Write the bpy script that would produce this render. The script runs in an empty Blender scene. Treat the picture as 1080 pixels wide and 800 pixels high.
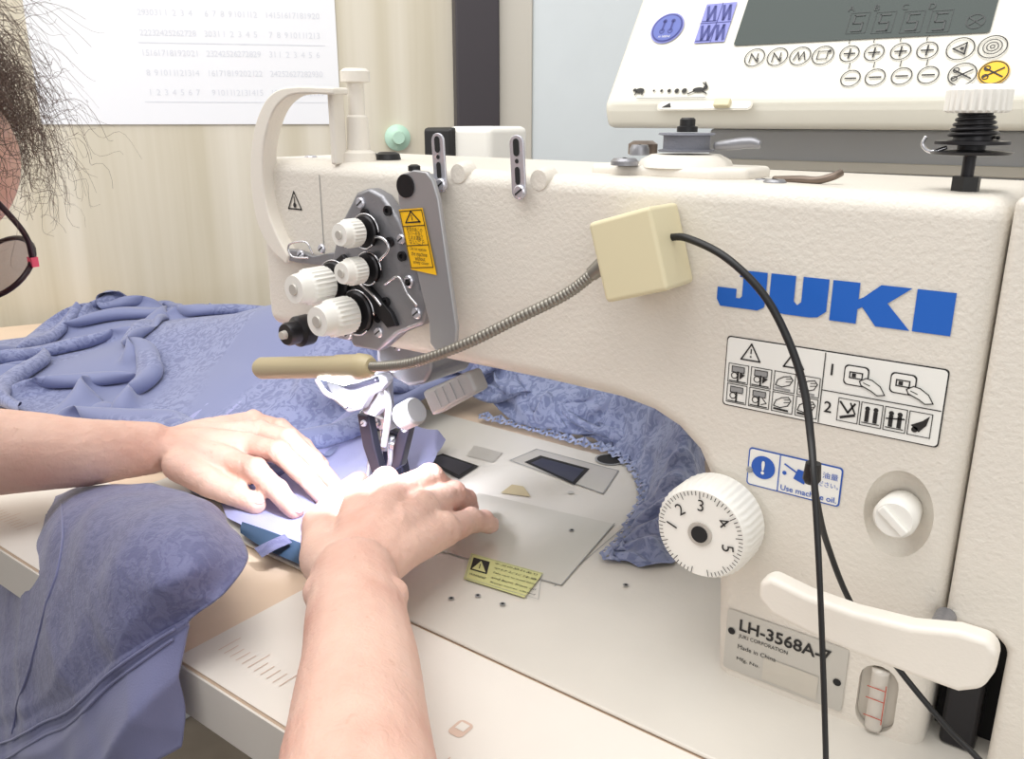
import bpy, bmesh, math, random
import numpy as np
from mathutils import Vector, Matrix, noise
random.seed(7)
V=Vector
sc=bpy.context.scene
sc.view_settings.view_transform='Standard'
# ---------------------------------------------------------------- camera calibration
FP=900.0
pitch=math.atan(275/900); yaw=math.atan2(941,1250)
Fv=V((-math.sin(yaw)*math.cos(pitch),math.cos(yaw)*math.cos(pitch),-math.sin(pitch)))
Rv=V((math.cos(yaw),math.sin(yaw),0)); Uv=Rv.cross(Fv)
C=V((0,0,.32))
def ray(x,y): return Fv*FP+Rv*(x-540)+Uv*(400-y)
def onY(x,y,Y): r=ray(x,y); return C+r*(Y/r.y)
def onX(x,y,X): r=ray(x,y); return C+r*(X/r.x)
def onZ(x,y,Z): r=ray(x,y); return C+r*((Z-.32)/r.z)
cam=bpy.data.cameras.new('camera'); camo=bpy.data.objects.new('camera',cam)
sc.collection.objects.link(camo); sc.camera=camo
cam.sensor_fit='HORIZONTAL'; cam.sensor_width=36; cam.lens=FP/1080*36; cam.clip_start=.01
M=Matrix((( Rv.x,Uv.x,-Fv.x,C.x),(Rv.y,Uv.y,-Fv.y,C.y),(Rv.z,Uv.z,-Fv.z,C.z),(0,0,0,1)))
camo.matrix_world=M
# ---------------------------------------------------------------- materials
def lin(c):
    return tuple(((v/255)/12.92 if v/255<=.04045 else ((v/255+.055)/1.055)**2.4) for v in c)+(1,)
def mat(name,col,rough=.5,metal=0,bump=0,bscale=200,var=0,vscale=8,spec=.5,sss=0,em=0,trans=0,sheen=0,col2=None):
    m=bpy.data.materials.new(name); m.use_nodes=True
    nt=m.node_tree; b=nt.nodes['Principled BSDF']; L=nt.links
    b.inputs['Base Color'].default_value=lin(col); b.inputs['Roughness'].default_value=rough
    b.inputs['Metallic'].default_value=metal; b.inputs['Specular IOR Level'].default_value=spec
    if em: b.inputs['Emission Color'].default_value=lin(col); b.inputs['Emission Strength'].default_value=em
    if trans: b.inputs['Transmission Weight'].default_value=trans
    tc=nt.nodes.new('ShaderNodeTexCoord')
    if bump:
        n=nt.nodes.new('ShaderNodeTexNoise'); n.inputs['Scale'].default_value=bscale; n.inputs['Detail'].default_value=2
        bp=nt.nodes.new('ShaderNodeBump'); bp.inputs['Strength'].default_value=bump; bp.inputs['Distance'].default_value=.001
        L.new(tc.outputs['Object'],n.inputs['Vector']); L.new(n.outputs['Fac'],bp.inputs['Height']); L.new(bp.outputs['Normal'],b.inputs['Normal'])
    if var or col2:
        n=nt.nodes.new('ShaderNodeTexNoise'); n.inputs['Scale'].default_value=vscale; n.inputs['Detail'].default_value=4
        r=nt.nodes.new('ShaderNodeValToRGB'); r.color_ramp.elements[0].position=.35; r.color_ramp.elements[1].position=.65
        c2=col2 if col2 else tuple(max(0,v*(1-var)) for v in col)
        r.color_ramp.elements[0].color=lin(c2); r.color_ramp.elements[1].color=lin(col)
        L.new(tc.outputs['Object'],n.inputs['Vector']); L.new(n.outputs['Fac'],r.inputs['Fac']); L.new(r.outputs['Color'],b.inputs['Base Color'])
    return m
m_paint=mat('machine_paint',(222,216,206),.42,bump=.5,bscale=420)
m_paint2=mat('machine_paint_smooth',(228,222,212),.4,bump=.15,bscale=500)
m_bed=mat('bed_paint',(215,210,201),.35,bump=.1,bscale=300,var=.03)
m_plate=mat('slide_plate',(202,197,187),.28,metal=.3)
m_white=mat('white_plastic',(238,236,230),.4)
m_cream=mat('panel_cream',(222,219,208),.4)
m_ivory=mat('ivory_plastic',(218,208,174),.45)
m_ivory2=mat('lamp_tube_ivory',(188,174,140),.4)
m_steel=mat('cast_steel',(146,146,151),.38,metal=.6,bump=.3,bscale=300)
m_chrome=mat('chrome',(215,215,220),.18,metal=.9)
m_wmetal=mat('bright_satin_metal',(205,205,214),.25,metal=.6)
m_mgrey=mat('matte_grey_metal',(166,166,168),.5,metal=.2,bump=.2,bscale=400)
m_goose=mat('gooseneck_metal',(144,140,132),.38,metal=.7)
m_black=mat('black_rubber',(22,22,24),.45)
m_dark=mat('dark_metal',(46,45,48),.35,metal=.6)
m_dark2=mat('blued_foot_metal',(66,66,80),.3,metal=.75)
m_hole=mat('dark_opening',(34,33,34),.9)
m_ink=mat('ink_black',(32,30,30),.6)
m_blue=mat('logo_blue',(20,95,190),.45)
m_lblue=mat('label_blue',(40,90,180),.5)
m_lab=mat('label_white',(236,235,230),.5)
m_yel=mat('label_yellow',(245,190,20),.5)
m_green=mat('label_yellow_green',(200,200,138),.5)
m_silver=mat('nameplate_silver',(196,193,186),.4,metal=.3)
m_lcd=mat('lcd_green_grey',(72,80,78),.45,spec=.2)
m_lcdink=mat('lcd_ink',(34,40,40),.4)
m_lil=mat('panel_lilac',(126,130,198),.45)
m_navy=mat('panel_navy',(40,48,128),.45)
m_greyt=mat('grey_print',(150,150,150),.5)
m_faint=mat('faint_print',(228,230,236),.7)
m_faint2=mat('faint_brown_print',(212,186,170),.7)
m_table=mat('table_white',(230,224,216),.45,var=.02)
m_peach=mat('table_peach_laminate',(226,202,178),.5,var=.04)
m_nail=mat('nail',(232,196,184),.25)
m_hair=mat('hair_grey_brown',(98,80,70),.55)
m_glassrim=mat('glasses_rim',(44,22,32),.3)
m_pink=mat('pink_gem',(235,90,120),.2)
m_lens=mat('lens_glass',(205,200,205),.03,trans=.85)
m_acr=mat('gauge_window',(214,208,198),.1)
m_red=mat('red_mark',(190,80,60),.5)
m_shirt=mat('shirt_dark',(40,44,66),.9,bump=.3,bscale=300)
m_trous=mat('trousers_black',(26,26,34),.9,bump=.3,bscale=300)
m_bob=mat('bobbin_thread',(120,122,132),.6,bump=.5,bscale=900)
m_trimdark=mat('dark_frame',(62,57,62),.5)
m_trimb=mat('beige_trim',(208,203,192),.6)
m_board=mat('pale_door',(226,233,236),.5,var=.02)
m_grey=mat('grey_box',(186,188,192),.5)
m_brown=mat('brown_lever',(120,106,96),.35,metal=.6)
m_floor=mat('floor_vinyl',(150,140,128),.6,var=.1)
m_paper=mat('poster_paper',(246,247,250),.6)
m_led=mat('led',(255,255,250),.3,em=20)
m_teal=mat('teal_elastic',(42,66,92),.8)
def skinmat():
    m=bpy.data.materials.new('skin'); m.use_nodes=True; nt=m.node_tree; L=nt.links
    b=nt.nodes['Principled BSDF']; b.inputs['Roughness'].default_value=.52; b.inputs['Specular IOR Level'].default_value=.3
    b.inputs['Subsurface Weight'].default_value=.10; b.inputs['Subsurface Radius'].default_value=(.010,.004,.002); b.inputs['Subsurface Scale'].default_value=.4
    tc=nt.nodes.new('ShaderNodeTexCoord')
    n=nt.nodes.new('ShaderNodeTexNoise'); n.inputs['Scale'].default_value=22; n.inputs['Detail'].default_value=6
    r=nt.nodes.new('ShaderNodeValToRGB'); e=r.color_ramp.elements; e[0].position=.30; e[1].position=.68
    e[0].color=lin((214,166,150)); e[1].color=lin((230,194,178)); k=e.new(.5); k.color=lin((224,184,168))
    L.new(tc.outputs['Object'],n.inputs['Vector']); L.new(n.outputs['Fac'],r.inputs['Fac'])
    f=nt.nodes.new('ShaderNodeTexNoise'); f.inputs['Scale'].default_value=170; f.inputs['Detail'].default_value=2
    rf=nt.nodes.new('ShaderNodeValToRGB'); rf.color_ramp.elements[0].position=.68; rf.color_ramp.elements[1].position=.78
    rf.color_ramp.elements[0].color=(0,0,0,1); rf.color_ramp.elements[1].color=(.3,.3,.3,1)
    L.new(tc.outputs['Object'],f.inputs['Vector']); L.new(f.outputs['Fac'],rf.inputs['Fac'])
    mx=nt.nodes.new('ShaderNodeMixRGB'); mx.inputs['Color2'].default_value=lin((190,136,112))
    L.new(rf.outputs['Color'],mx.inputs['Fac']); L.new(r.outputs['Color'],mx.inputs['Color1']); L.new(mx.outputs['Color'],b.inputs['Base Color'])
    vo=nt.nodes.new('ShaderNodeTexVoronoi'); vo.feature='DISTANCE_TO_EDGE'; vo.inputs['Scale'].default_value=320
    w=nt.nodes.new('ShaderNodeTexNoise'); w.inputs['Scale'].default_value=110; w.inputs['Detail'].default_value=4; w.inputs['Distortion'].default_value=1.2
    L.new(tc.outputs['Object'],vo.inputs['Vector']); L.new(tc.outputs['Object'],w.inputs['Vector'])
    b1=nt.nodes.new('ShaderNodeBump'); b1.inputs['Strength'].default_value=.45; b1.inputs['Distance'].default_value=.0005
    b2=nt.nodes.new('ShaderNodeBump'); b2.inputs['Strength'].default_value=.5; b2.inputs['Distance'].default_value=.0014
    L.new(vo.outputs['Distance'],b1.inputs['Height']); L.new(w.outputs['Fac'],b2.inputs['Height']); L.new(b1.outputs['Normal'],b2.inputs['Normal']); L.new(b2.outputs['Normal'],b.inputs['Normal'])
    return m
m_skin=skinmat()
def fabric(name,base,dark,lace,mask=None):
    m=bpy.data.materials.new(name); m.use_nodes=True; nt=m.node_tree; L=nt.links
    b=nt.nodes['Principled BSDF']; b.inputs['Roughness'].default_value=.6; b.inputs['Sheen Weight'].default_value=.25
    b.inputs['Specular IOR Level'].default_value=.4
    tc=nt.nodes.new('ShaderNodeTexCoord')
    n=nt.nodes.new('ShaderNodeTexNoise'); n.inputs['Scale'].default_value=14 if not lace else 70; n.inputs['Detail'].default_value=3
    n.inputs['Distortion'].default_value=0 if not lace else 2.6
    r=nt.nodes.new('ShaderNodeValToRGB'); e=r.color_ramp.elements
    e[0].position=.38 if not lace else .45; e[1].position=.62 if not lace else .53
    e[0].color=lin(dark); e[1].color=lin(base)
    L.new(tc.outputs['Object'],n.inputs['Vector']); L.new(n.outputs['Fac'],r.inputs['Fac'])
    n2=nt.nodes.new('ShaderNodeTexNoise' if lace else 'ShaderNodeTexVoronoi'); n2.inputs['Scale'].default_value=220 if lace else 900
    if lace: n2.inputs['Distortion'].default_value=1.5
    L.new(tc.outputs['Object'],n2.inputs['Vector'])
    mx=nt.nodes.new('ShaderNodeMath'); mx.operation='MULTIPLY_ADD'; mx.inputs[1].default_value=.5
    L.new(n2.outputs[0],mx.inputs[0]); L.new(r.outputs['Color'] if lace else n.outputs['Fac'],mx.inputs[2])
    bp=nt.nodes.new('ShaderNodeBump'); bp.inputs['Strength'].default_value=.7 if lace else .15; bp.inputs['Distance'].default_value=.0016
    L.new(mx.outputs[0],bp.inputs['Height']); L.new(bp.outputs['Normal'],b.inputs['Normal'])
    if mask:
        k=nt.nodes.new('ShaderNodeTexNoise'); k.inputs['Scale'].default_value=mask; k.inputs['Detail'].default_value=1
        kr=nt.nodes.new('ShaderNodeValToRGB'); kr.color_ramp.elements[0].position=.49; kr.color_ramp.elements[1].position=.51
        L.new(tc.outputs['UV'],k.inputs['Vector']); L.new(k.outputs['Fac'],kr.inputs['Fac'])
        mr=nt.nodes.new('ShaderNodeMixRGB'); mr.inputs['Color1'].default_value=lin(tuple(.5*(x+y) for x,y in zip(base,dark)))
        L.new(kr.outputs['Color'],mr.inputs['Fac']); L.new(r.outputs['Color'],mr.inputs['Color2']); L.new(mr.outputs['Color'],b.inputs['Base Color'])
        mm=nt.nodes.new('ShaderNodeMath'); mm.operation='MULTIPLY_ADD'; mm.inputs[1].default_value=.6; mm.inputs[2].default_value=.06
        L.new(kr.outputs['Color'],mm.inputs[0]); L.new(mm.outputs[0],bp.inputs['Strength'])
    else: L.new(r.outputs['Color'],b.inputs['Base Color'])
    return m
m_lace=fabric('slate_blue_lace',(138,147,180),(108,118,154),True)
m_edge=fabric('pale_blue_lace_edging',(150,159,190),(122,132,166),True)
m_mix=fabric('slate_blue_lace_and_jersey',(132,139,176),(108,115,154),True,4.0)
m_fab=fabric('lavender_blue_jersey',(156,158,198),(146,148,190),False)
m_plain=fabric('slate_violet_jersey',(128,131,170),(120,123,162),False)
m_fabd=fabric('slate_violet_crepe',(114,117,156),(100,103,143),True)
m_wall=bpy.data.materials.new('wall_striped_beige'); m_wall.use_nodes=True
nt=m_wall.node_tree; L=nt.links; b=nt.nodes['Principled BSDF']; b.inputs['Roughness'].default_value=.7
tc=nt.nodes.new('ShaderNodeTexCoord'); mp=nt.nodes.new('ShaderNodeMapping'); mp.inputs['Scale'].default_value=(16,16,.5)
n=nt.nodes.new('ShaderNodeTexNoise'); n.inputs['Scale'].default_value=1.4; n.inputs['Detail'].default_value=5
r=nt.nodes.new('ShaderNodeValToRGB'); e=r.color_ramp.elements; e[0].position=.32; e[1].position=.68
e[0].color=lin((208,199,176)); e[1].color=lin((228,221,205))
L.new(tc.outputs['Object'],mp.inputs['Vector']); L.new(mp.outputs['Vector'],n.inputs['Vector']); L.new(n.outputs['Fac'],r.inputs['Fac']); L.new(r.outputs['Color'],b.inputs['Base Color'])
# ---------------------------------------------------------------- builders
WL={}
def empty(name,loc,label=None,cat=None):
    o=bpy.data.objects.new(name,None); o.location=loc; o.empty_display_size=.02
    sc.collection.objects.link(o); WL[o]=V(loc)
    if label: o['label']=label
    if cat: o['category']=cat
    return o
def sube(name,p,parent):
    e=empty(name,p); e.parent=parent; e.location=V(p)-WL[parent]; WL[e]=V(p); return e
def mk(name,verts,faces,mats,mi=None,parent=None,smooth=False,label=None,cat=None,bevel=0,seg=3,sub=0,solid=0,kind=None):
    if not isinstance(mats,(list,tuple)): mats=[mats]
    vs=[V(v) for v in verts]
    mn=V([min(v[i] for v in vs) for i in range(3)]); mx=V([max(v[i] for v in vs) for i in range(3)])
    c=(mn+mx)/2
    me=bpy.data.meshes.new(name); me.from_pydata([v-c for v in vs],[],faces)
    for m in mats: me.materials.append(m)
    if mi: 
        for p,k in zip(me.polygons,mi): p.material_index=k
    me.validate(); 
    if smooth:
        for p in me.polygons: p.use_smooth=True
    o=bpy.data.objects.new(name,me); sc.collection.objects.link(o)
    WL[o]=c
    if parent: o.parent=parent; o.location=c-WL[parent]
    else: o.location=c
    if label: o['label']=label
    if cat: o['category']=cat
    if kind: o['kind']=kind
    if solid:
        s=o.modifiers.new('solid','SOLIDIFY'); s.thickness=solid; s.offset=0
    if bevel:
        s=o.modifiers.new('bev','BEVEL'); s.width=bevel; s.segments=seg; s.limit_method='ANGLE'; s.angle_limit=math.radians(35)
        for p in me.polygons: p.use_smooth=True
        w=o.modifiers.new('wn','WEIGHTED_NORMAL'); w.keep_sharp=False
    if sub:
        s=o.modifiers.new('sub','SUBSURF'); s.levels=sub; s.render_levels=sub
    return o
def boxvf(x0,x1,y0,y1,z0,z1):
    v=[(x0,y0,z0),(x1,y0,z0),(x1,y1,z0),(x0,y1,z0),(x0,y0,z1),(x1,y0,z1),(x1,y1,z1),(x0,y1,z1)]
    f=[(3,2,1,0),(4,5,6,7),(0,1,5,4),(1,2,6,5),(2,3,7,6),(3,0,4,7)]
    return v,f
def box(name,x0,x1,y0,y1,z0,z1,m,parent=None,bevel=.002,**k):
    v,f=boxvf(x0,x1,y0,y1,z0,z1); return mk(name,v,f,m,parent=parent,bevel=bevel,**k)
def prismvf(pts,axis_vec):
    a=V(axis_vec); p=[V(q) for q in pts]; n=len(p)
    nr=V((0,0,0))
    for i in range(n): nr+=(p[i]-p[0]).cross(p[(i+1)%n]-p[0])
    v=p+[q+a for q in p]
    if nr.dot(a)>0: f=[tuple(range(n))[::-1],tuple(range(n,2*n))]; f+=[(i,(i+1)%n,n+(i+1)%n,n+i) for i in range(n)]
    else: f=[tuple(range(n)),tuple(range(n,2*n))[::-1]]; f+=[((i+1)%n,i,n+i,n+(i+1)%n) for i in range(n)]
    return v,f
def prism(name,pts,axis_vec,m,parent=None,bevel=.001,**k):
    v,f=prismvf(pts,axis_vec); return mk(name,v,f,m,parent=parent,bevel=bevel,**k)
def basis(ax):
    ax=V(ax).normalized(); t=V((0,0,1)) if abs(ax.z)<.9 else V((1,0,0))
    a=t.cross(ax).normalized(); b=ax.cross(a); return a,b,ax
def lathevf(o,ax,prof,seg=32,kn=0,amp=0):
    a,b,ax=basis(ax); o=V(o); v=[];f=[]
    for j,pr in enumerate(prof):
        h,r=pr[0],pr[1]; k=len(pr)>2
        for i in range(seg):
            t=2*math.pi*i/seg; rr=r*(1+(amp*math.cos(kn*t) if k else 0))
            v.append(o+ax*h+(a*math.cos(t)+b*math.sin(t))*rr)
    for j in range(len(prof)-1):
        for i in range(seg):
            i2=(i+1)%seg; f.append((j*seg+i,j*seg+i2,(j+1)*seg+i2,(j+1)*seg+i))
    n=len(v); v.append(o+ax*prof[0][0]); v.append(o+ax*prof[-1][0])
    for i in range(seg):
        i2=(i+1)%seg; f.append((n,i2,i)); f.append((n+1,(len(prof)-1)*seg+i,(len(prof)-1)*seg+i2))
    return v,f
def lathe(name,o,ax,prof,m,parent=None,seg=32,kn=0,amp=0,smooth=True,**k):
    v,f=lathevf(o,ax,prof,seg,kn,amp)
    ob=mk(name,v,f,m,parent=parent,smooth=smooth,**k)
    if smooth: ob.data.set_sharp_from_angle(angle=math.radians(38))
    return ob
def cr(pts,n):
    P=[V(p) for p in pts]; P=[P[0]*2-P[1]]+P+[P[-1]*2-P[-2]]; out=[]
    for i in range(1,len(P)-2):
        for s in range(n):
            t=s/n; a,b,c,d=P[i-1],P[i],P[i+1],P[i+2]
            out.append(.5*((2*b)+(c-a)*t+(2*a-5*b+4*c-d)*t*t+(3*b-a-3*c+d)*t**3))
    out.append(P[-2]); return out
def tubevf(path,rad,seg=12):
    v=[];f=[];n=len(path); up=None
    for i,p in enumerate(path):
        d=(path[min(i+1,n-1)]-path[max(i-1,0)]).normalized()
        if up is None: a,b,_=basis(d)
        else: a=(up-d*up.dot(d)).normalized(); b=d.cross(a)
        up=a; r=rad(i/(n-1)) if callable(rad) else rad
        for j in range(seg):
            t=2*math.pi*j/seg; v.append(p+(a*math.cos(t)+b*math.sin(t))*r)
    for i in range(n-1):
        for j in range(seg):
            j2=(j+1)%seg; f.append((i*seg+j,i*seg+j2,(i+1)*seg+j2,(i+1)*seg+j))
    f.append(tuple(range(seg))[::-1]); f.append(tuple((n-1)*seg+j for j in range(seg)))
    return v,f
def tube(name,pts,rad,m,parent=None,n=12,seg=12,**k):
    v,f=tubevf(cr(pts,n),rad,seg); return mk(name,v,f,m,parent=parent,smooth=True,**k)
_tc={}
def text_data(s,bold=0):
    if (s,bold) in _tc: return _tc[(s,bold)]
    cu=bpy.data.curves.new('t','FONT'); cu.body=s; cu.offset=bold; cu.resolution_u=3
    o=bpy.data.objects.new('t',cu); sc.collection.objects.link(o); dg=bpy.context.evaluated_depsgraph_get(); dg.update()
    me=bpy.data.meshes.new_from_object(o.evaluated_get(dg))
    v=[(q.co.x,q.co.y) for q in me.vertices]; f=[tuple(p.vertices) for p in me.polygons]
    bpy.data.objects.remove(o); bpy.data.meshes.remove(me); _tc[(s,bold)]=(v,f); return v,f
class Sheet:
    def __init__(s,O,ex,ey):
        s.O=V(O); s.ex=V(ex).normalized(); s.ey=V(ey).normalized(); s.n=s.ex.cross(s.ey)
        s.v=[];s.f=[];s.m=[];s.mats=[]
    def px(s,x,y):
        r=ray(x,y); t=(s.O-C).dot(s.n)/r.dot(s.n); p=C+r*t-s.O
        return (p.dot(s.ex),p.dot(s.ey))
    def W(s,p,h=0): return s.O+s.ex*p[0]+s.ey*p[1]+s.n*h
    def mi(s,m):
        if m not in s.mats: s.mats.append(m)
        return s.mats.index(m)
    def raw(s,vs,fs,m,h):
        b=len(s.v); s.v+= [s.W(p,h) for p in vs]; s.f+=[tuple(b+i for i in f) for f in fs]; s.m+=[s.mi(m)]*len(fs)
    def poly(s,pts,m,h=.0004):
        a=sum(pts[i][0]*pts[(i+1)%len(pts)][1]-pts[(i+1)%len(pts)][0]*pts[i][1] for i in range(len(pts)))
        s.raw(pts if a>0 else pts[::-1],[tuple(range(len(pts)))],m,h)
    def rect(s,x0,y0,x1,y1,m,h=.0004,r=0):
        if r:
            pts=[]
            for cx,cy,a0 in ((x1-r,y1-r,0),(x0+r,y1-r,90),(x0+r,y0+r,180),(x1-r,y0+r,270)):
                for k in range(5):
                    a=math.radians(a0+k*22.5); pts.append((cx+r*math.cos(a),cy+r*math.sin(a)))
            s.poly(pts,m,h)
        else: s.poly([(x0,y0),(x1,y0),(x1,y1),(x0,y1)],m,h)
    def frame(s,x0,y0,x1,y1,w,m,h=.0006):
        s.line((x0,y0),(x1,y0),w,m,h);s.line((x1,y0),(x1,y1),w,m,h);s.line((x1,y1),(x0,y1),w,m,h);s.line((x0,y1),(x0,y0),w,m,h)
    def disc(s,c,r,m,h=.0006,n=24,ry=None):
        ry=ry or r
        s.poly([(c[0]+r*math.cos(2*math.pi*i/n),c[1]+ry*math.sin(2*math.pi*i/n)) for i in range(n)],m,h)
    def ring(s,c,r,w,m,h=.0006,n=24):
        vs=[(c[0]+q*math.cos(2*math.pi*i/n),c[1]+q*math.sin(2*math.pi*i/n)) for q in (r,r-w) for i in range(n)]
        s.raw(vs,[(i,(i+1)%n,n+(i+1)%n,n+i) for i in range(n)],m,h)
    def line(s,p,q,w,m,h=.0006):
        p=V((p[0],p[1]));q=V((q[0],q[1])); d=(q-p)
        if d.length<1e-7: return
        d.normalize(); nn=V((-d.y,d.x))*w/2; d=d*w/2
        s.poly([tuple(p-d-nn),tuple(q+d-nn),tuple(q+d+nn),tuple(p-d+nn)],m,h)
    def pl(s,pts,w,m,h=.0006,close=False):
        for i in range(len(pts)-(0 if close else 1)): s.line(pts[i],pts[(i+1)%len(pts)],w,m,h)
    def text(s,t,x,y,size,m,h=.0006,bold=0,w=None,rot=0,cx=.5,cy=.5):
        v,f=text_data(t,bold)
        if not v: return
        x0=min(a[0] for a in v);x1=max(a[0] for a in v);y0=min(a[1] for a in v);y1=max(a[1] for a in v)
        sy=size/max(y1-y0,.5); sx=sy if w is None else w/(x1-x0)
        ca,sa=math.cos(rot),math.sin(rot); out=[]
        for a in v:
            X=(a[0]-x0-(x1-x0)*cx)*sx; Y=(a[1]-y0-(y1-y0)*cy)*sy
            out.append((x+X*ca-Y*sa,y+X*sa+Y*ca))
        s.raw(out,f,m,h)
    def build(s,name,parent=None,**k): return mk(name,s.v,s.f,s.mats,s.m,parent=parent,**k)
def screw(name,p,ax,r,parent,m=None,h=.002):
    o=lathe(name,p,ax,[(0,r),(h*.6,r),(h,r*.8)],m or m_wmetal,parent,seg=20); 
    a,b,x=basis(ax); q=V(p)+x*(h+.0002)
    a2=a*.8+b*.6; b2=b*.8-a*.6
    o2=mk('slot',[q-a2*r*.75-b2*r*.13,q+a2*r*.75-b2*r*.13,q+a2*r*.75+b2*r*.13,q-a2*r*.75+b2*r*.13],[(0,1,2,3)],m_hole,parent=o)
    return o
def cappts(c,w,h,n=8): 
    P=[]
    for k in range(n+1): a=math.pi*k/n; P.append((c[0]+w*math.cos(a),c[1]+h+w*math.sin(a)))
    for k in range(n+1): a=math.pi+math.pi*k/n; P.append((c[0]+w*math.cos(a),c[1]-h+w*math.sin(a)))
    return P
EX=V((1,0,0));EZ=V((0,0,1))
YF=.43
# ---------------------------------------------------------------- room (back wall stands at an angle to the table)
WA=V((-1.53,.60,0)); WD=V((.649,.761,0)).normalized(); WN=WD.cross(EZ)
def wslab(name,s0,s1,t0,t1,z0,z1,m,bevel=0,kind='structure'):
    P=[WA+WD*s0+WN*t0,WA+WD*s1+WN*t0,WA+WD*s1+WN*t1,WA+WD*s0+WN*t1]
    return prism(name,[p+EZ*z0 for p in P],(0,0,z1-z0),m,bevel=bevel,kind=kind)
def wpx(x,y,t=0):
    O=WA+WN*t; r=ray(x,y); k=(O-C).dot(WN)/r.dot(WN); p=C+r*k-O; return p.dot(WD),p.z
wslab('wall_back',-1.1,2.9,-.08,0,-.74,2.0,m_wall)
wslab('baseboard_back',-1.1,2.9,.0005,.015,-.74,-.66,m_trimb,.003)
sa=wpx(480,60,.03)[0]; sb_=wpx(526,60,.03)[0]; s_c=wpx(561,60,.02)[0]
wslab('trim_1',sa,sb_,.0005,.04,-.659,2.0,m_trimdark,.004)
wslab('trim_2',sb_+.001,s_c,.0005,.025,-.659,2.0,m_trimb,.003)
wslab('door_1',s_c+.001,s_c+1.0,.0005,.02,-.659,2.0,m_board,.004)
box('floor',-3.2,2.2,-2.0,3.1,-.80,-.74,m_floor,bevel=0,kind='structure')
S=Sheet(WA+WN*.002,WD,EZ)
x0=S.px(33,60)[0]; x1=S.px(356,60)[0]; pz=S.px(200,131)[1]; top=S.px(200,-160)[1]
S.rect(x0,pz,x1,top,m_paper,h=.0006)
wd_=x1-x0
for r_ in range(9):
    z=pz+.05+r_*.03
    for c_ in range(24):
        x=x0+wd_*.36+c_*wd_*.026
        if x>x1-.02: break
        if c_%8==7: continue
        S.text(str((r_*7+c_)%31+1),x,z,.009,m_faint,h=.001)
for k in range(4): S.line((x0+wd_*.34,pz+.035+k*.09),(x1-.02,pz+.035+k*.09),.0012,m_faint,h=.001)
S.build('wall_calendar',label='large white paper calendar sheet on the striped wall',cat='calendar')
hk=wpx(419,145); lathe('wall_hook',WA+WD*hk[0]+EZ*hk[1]+WN*.0005,WN,[(0,.022),(.008,.022),(.014,.012),(.03,.010)],mat('pale_green',(190,225,205),.4),label='small pale green hook on the wall',cat='hook')
# ---------------------------------------------------------------- table
tab=empty('sewing_table',(-.5,.5,-.74),'white topped sewing table with peach laminate by the wall','table')
TZ=-.0035
TXL=-1.38
prism('table_top',[(TXL-.25,.241,-.042),(.45,.241,-.042),(.45,.85,-.042),(-1.34,.85-.04,-.042),(-1.42,.70,-.042)],(0,0,.042+TZ),m_peach,tab,bevel=.003)
for x in (-1.3,.38):
    for y in (.31,.70): box('leg',x-.025,x+.025,y-.025,y+.025,-.74,-.042,m_grey,tab,bevel=.004)
pk=onZ(187,688,0).x
def tsheet(x0,x1,name):
    S=Sheet((0,0,TZ),EX,(0,1,0))
    S.rect(x0,.2415,x1,.357,m_table,h=.0008)
    for k in range(int((x1-x0-.02)/.006)):
        x=x0+.015+k*.006
        if .015<(x-x0)%.12<.08: S.line((x,.262),(x,.262+(.016 if k%5==0 else .010)),.0006,m_faint2,h=.0012)
    for k in range(int((x1-x0)/.12)+1):
        x=x0+.065+k*.12
        if x<x1-.02:
            S.rect(x-.005,.292,x+.005,.305,m_faint2,h=.0011,r=.003); S.rect(x-.003,.297,x+.003,.303,m_table,h=.0014)
    return S.build(name,parent=tab,label='white printed measuring sheet')
tsheet(pk,.44,'measuring_sheet'); tsheet(-1.5,pk-.12,'measuring_sheet')
box('front_edge',TXL-.24,.45,.2395,.2412,-.040,-.005,m_table,tab,bevel=.0005)
# ---------------------------------------------------------------- sewing machine
mc=empty('sewing_machine',(-.3,.5,0),'cream industrial double needle sewing machine with blue logo on the table','sewing machine')
bed=box('bed',-.70,.10,.358,.685,-.0030,0.0,m_bed,mc,bevel=.002)
BB=-.0145
out=[(-.578,.157),(-.46,.157),(-.30,.158),(-.245,.157),(-.222,.1535),(-.205,.1465),(-.192,.136),(-.184,.122),(-.178,.10),(-.173,.05),(-.169,BB),(-.053,BB),(-.053,.287),(-.578,.291)]
body=prism('machine_body',[(x,YF,z) for x,z in out],(0,.14,0),m_paint,mc,bevel=.011,seg=5)
bc=onY(947,542,YF)
g=Sheet((0,YF,0),EX,EZ).px(924,740); gz=.0205
v=[];f=[]; n=40
for i in range(n+1):
    t=math.pi*i/n
    for j in range(n): ph=2*math.pi*j/n; v.append((bc.x+.0165*math.sin(t)*math.cos(ph),YF-.001+.013*math.cos(t),bc.z+.0235*math.sin(t)*math.sin(ph)))
for i in range(n):
    for j in range(n): j2=(j+1)%n; f.append((i*n+j,i*n+j2,(i+1)*n+j2,(i+1)*n+j))
bmx=bmesh.new()
for q in v: bmx.verts.new(q)
bmx.verts.ensure_lookup_table()
for q in f: 
    try: bmx.faces.new([bmx.verts[i] for i in q])
    except Exception: pass
bmesh.ops.remove_doubles(bmx,verts=bmx.verts,dist=1e-5); bmesh.ops.recalc_face_normals(bmx,faces=bmx.faces)
me=bpy.data.meshes.new('cut1'); bmx.to_mesh(me); bmx.free(); c1=bpy.data.objects.new('cut1',me); sc.collection.objects.link(c1)
pv,pf_=prismvf([(x,YF-.01,z) for x,z in cappts((g[0],gz),.0100,.0105)],(0,.015,0)); me=bpy.data.meshes.new('cut2'); me.from_pydata(pv,[],pf_); c2=bpy.data.objects.new('cut2',me); sc.collection.objects.link(c2)
body.modifiers.remove(body.modifiers['wn'])
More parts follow.
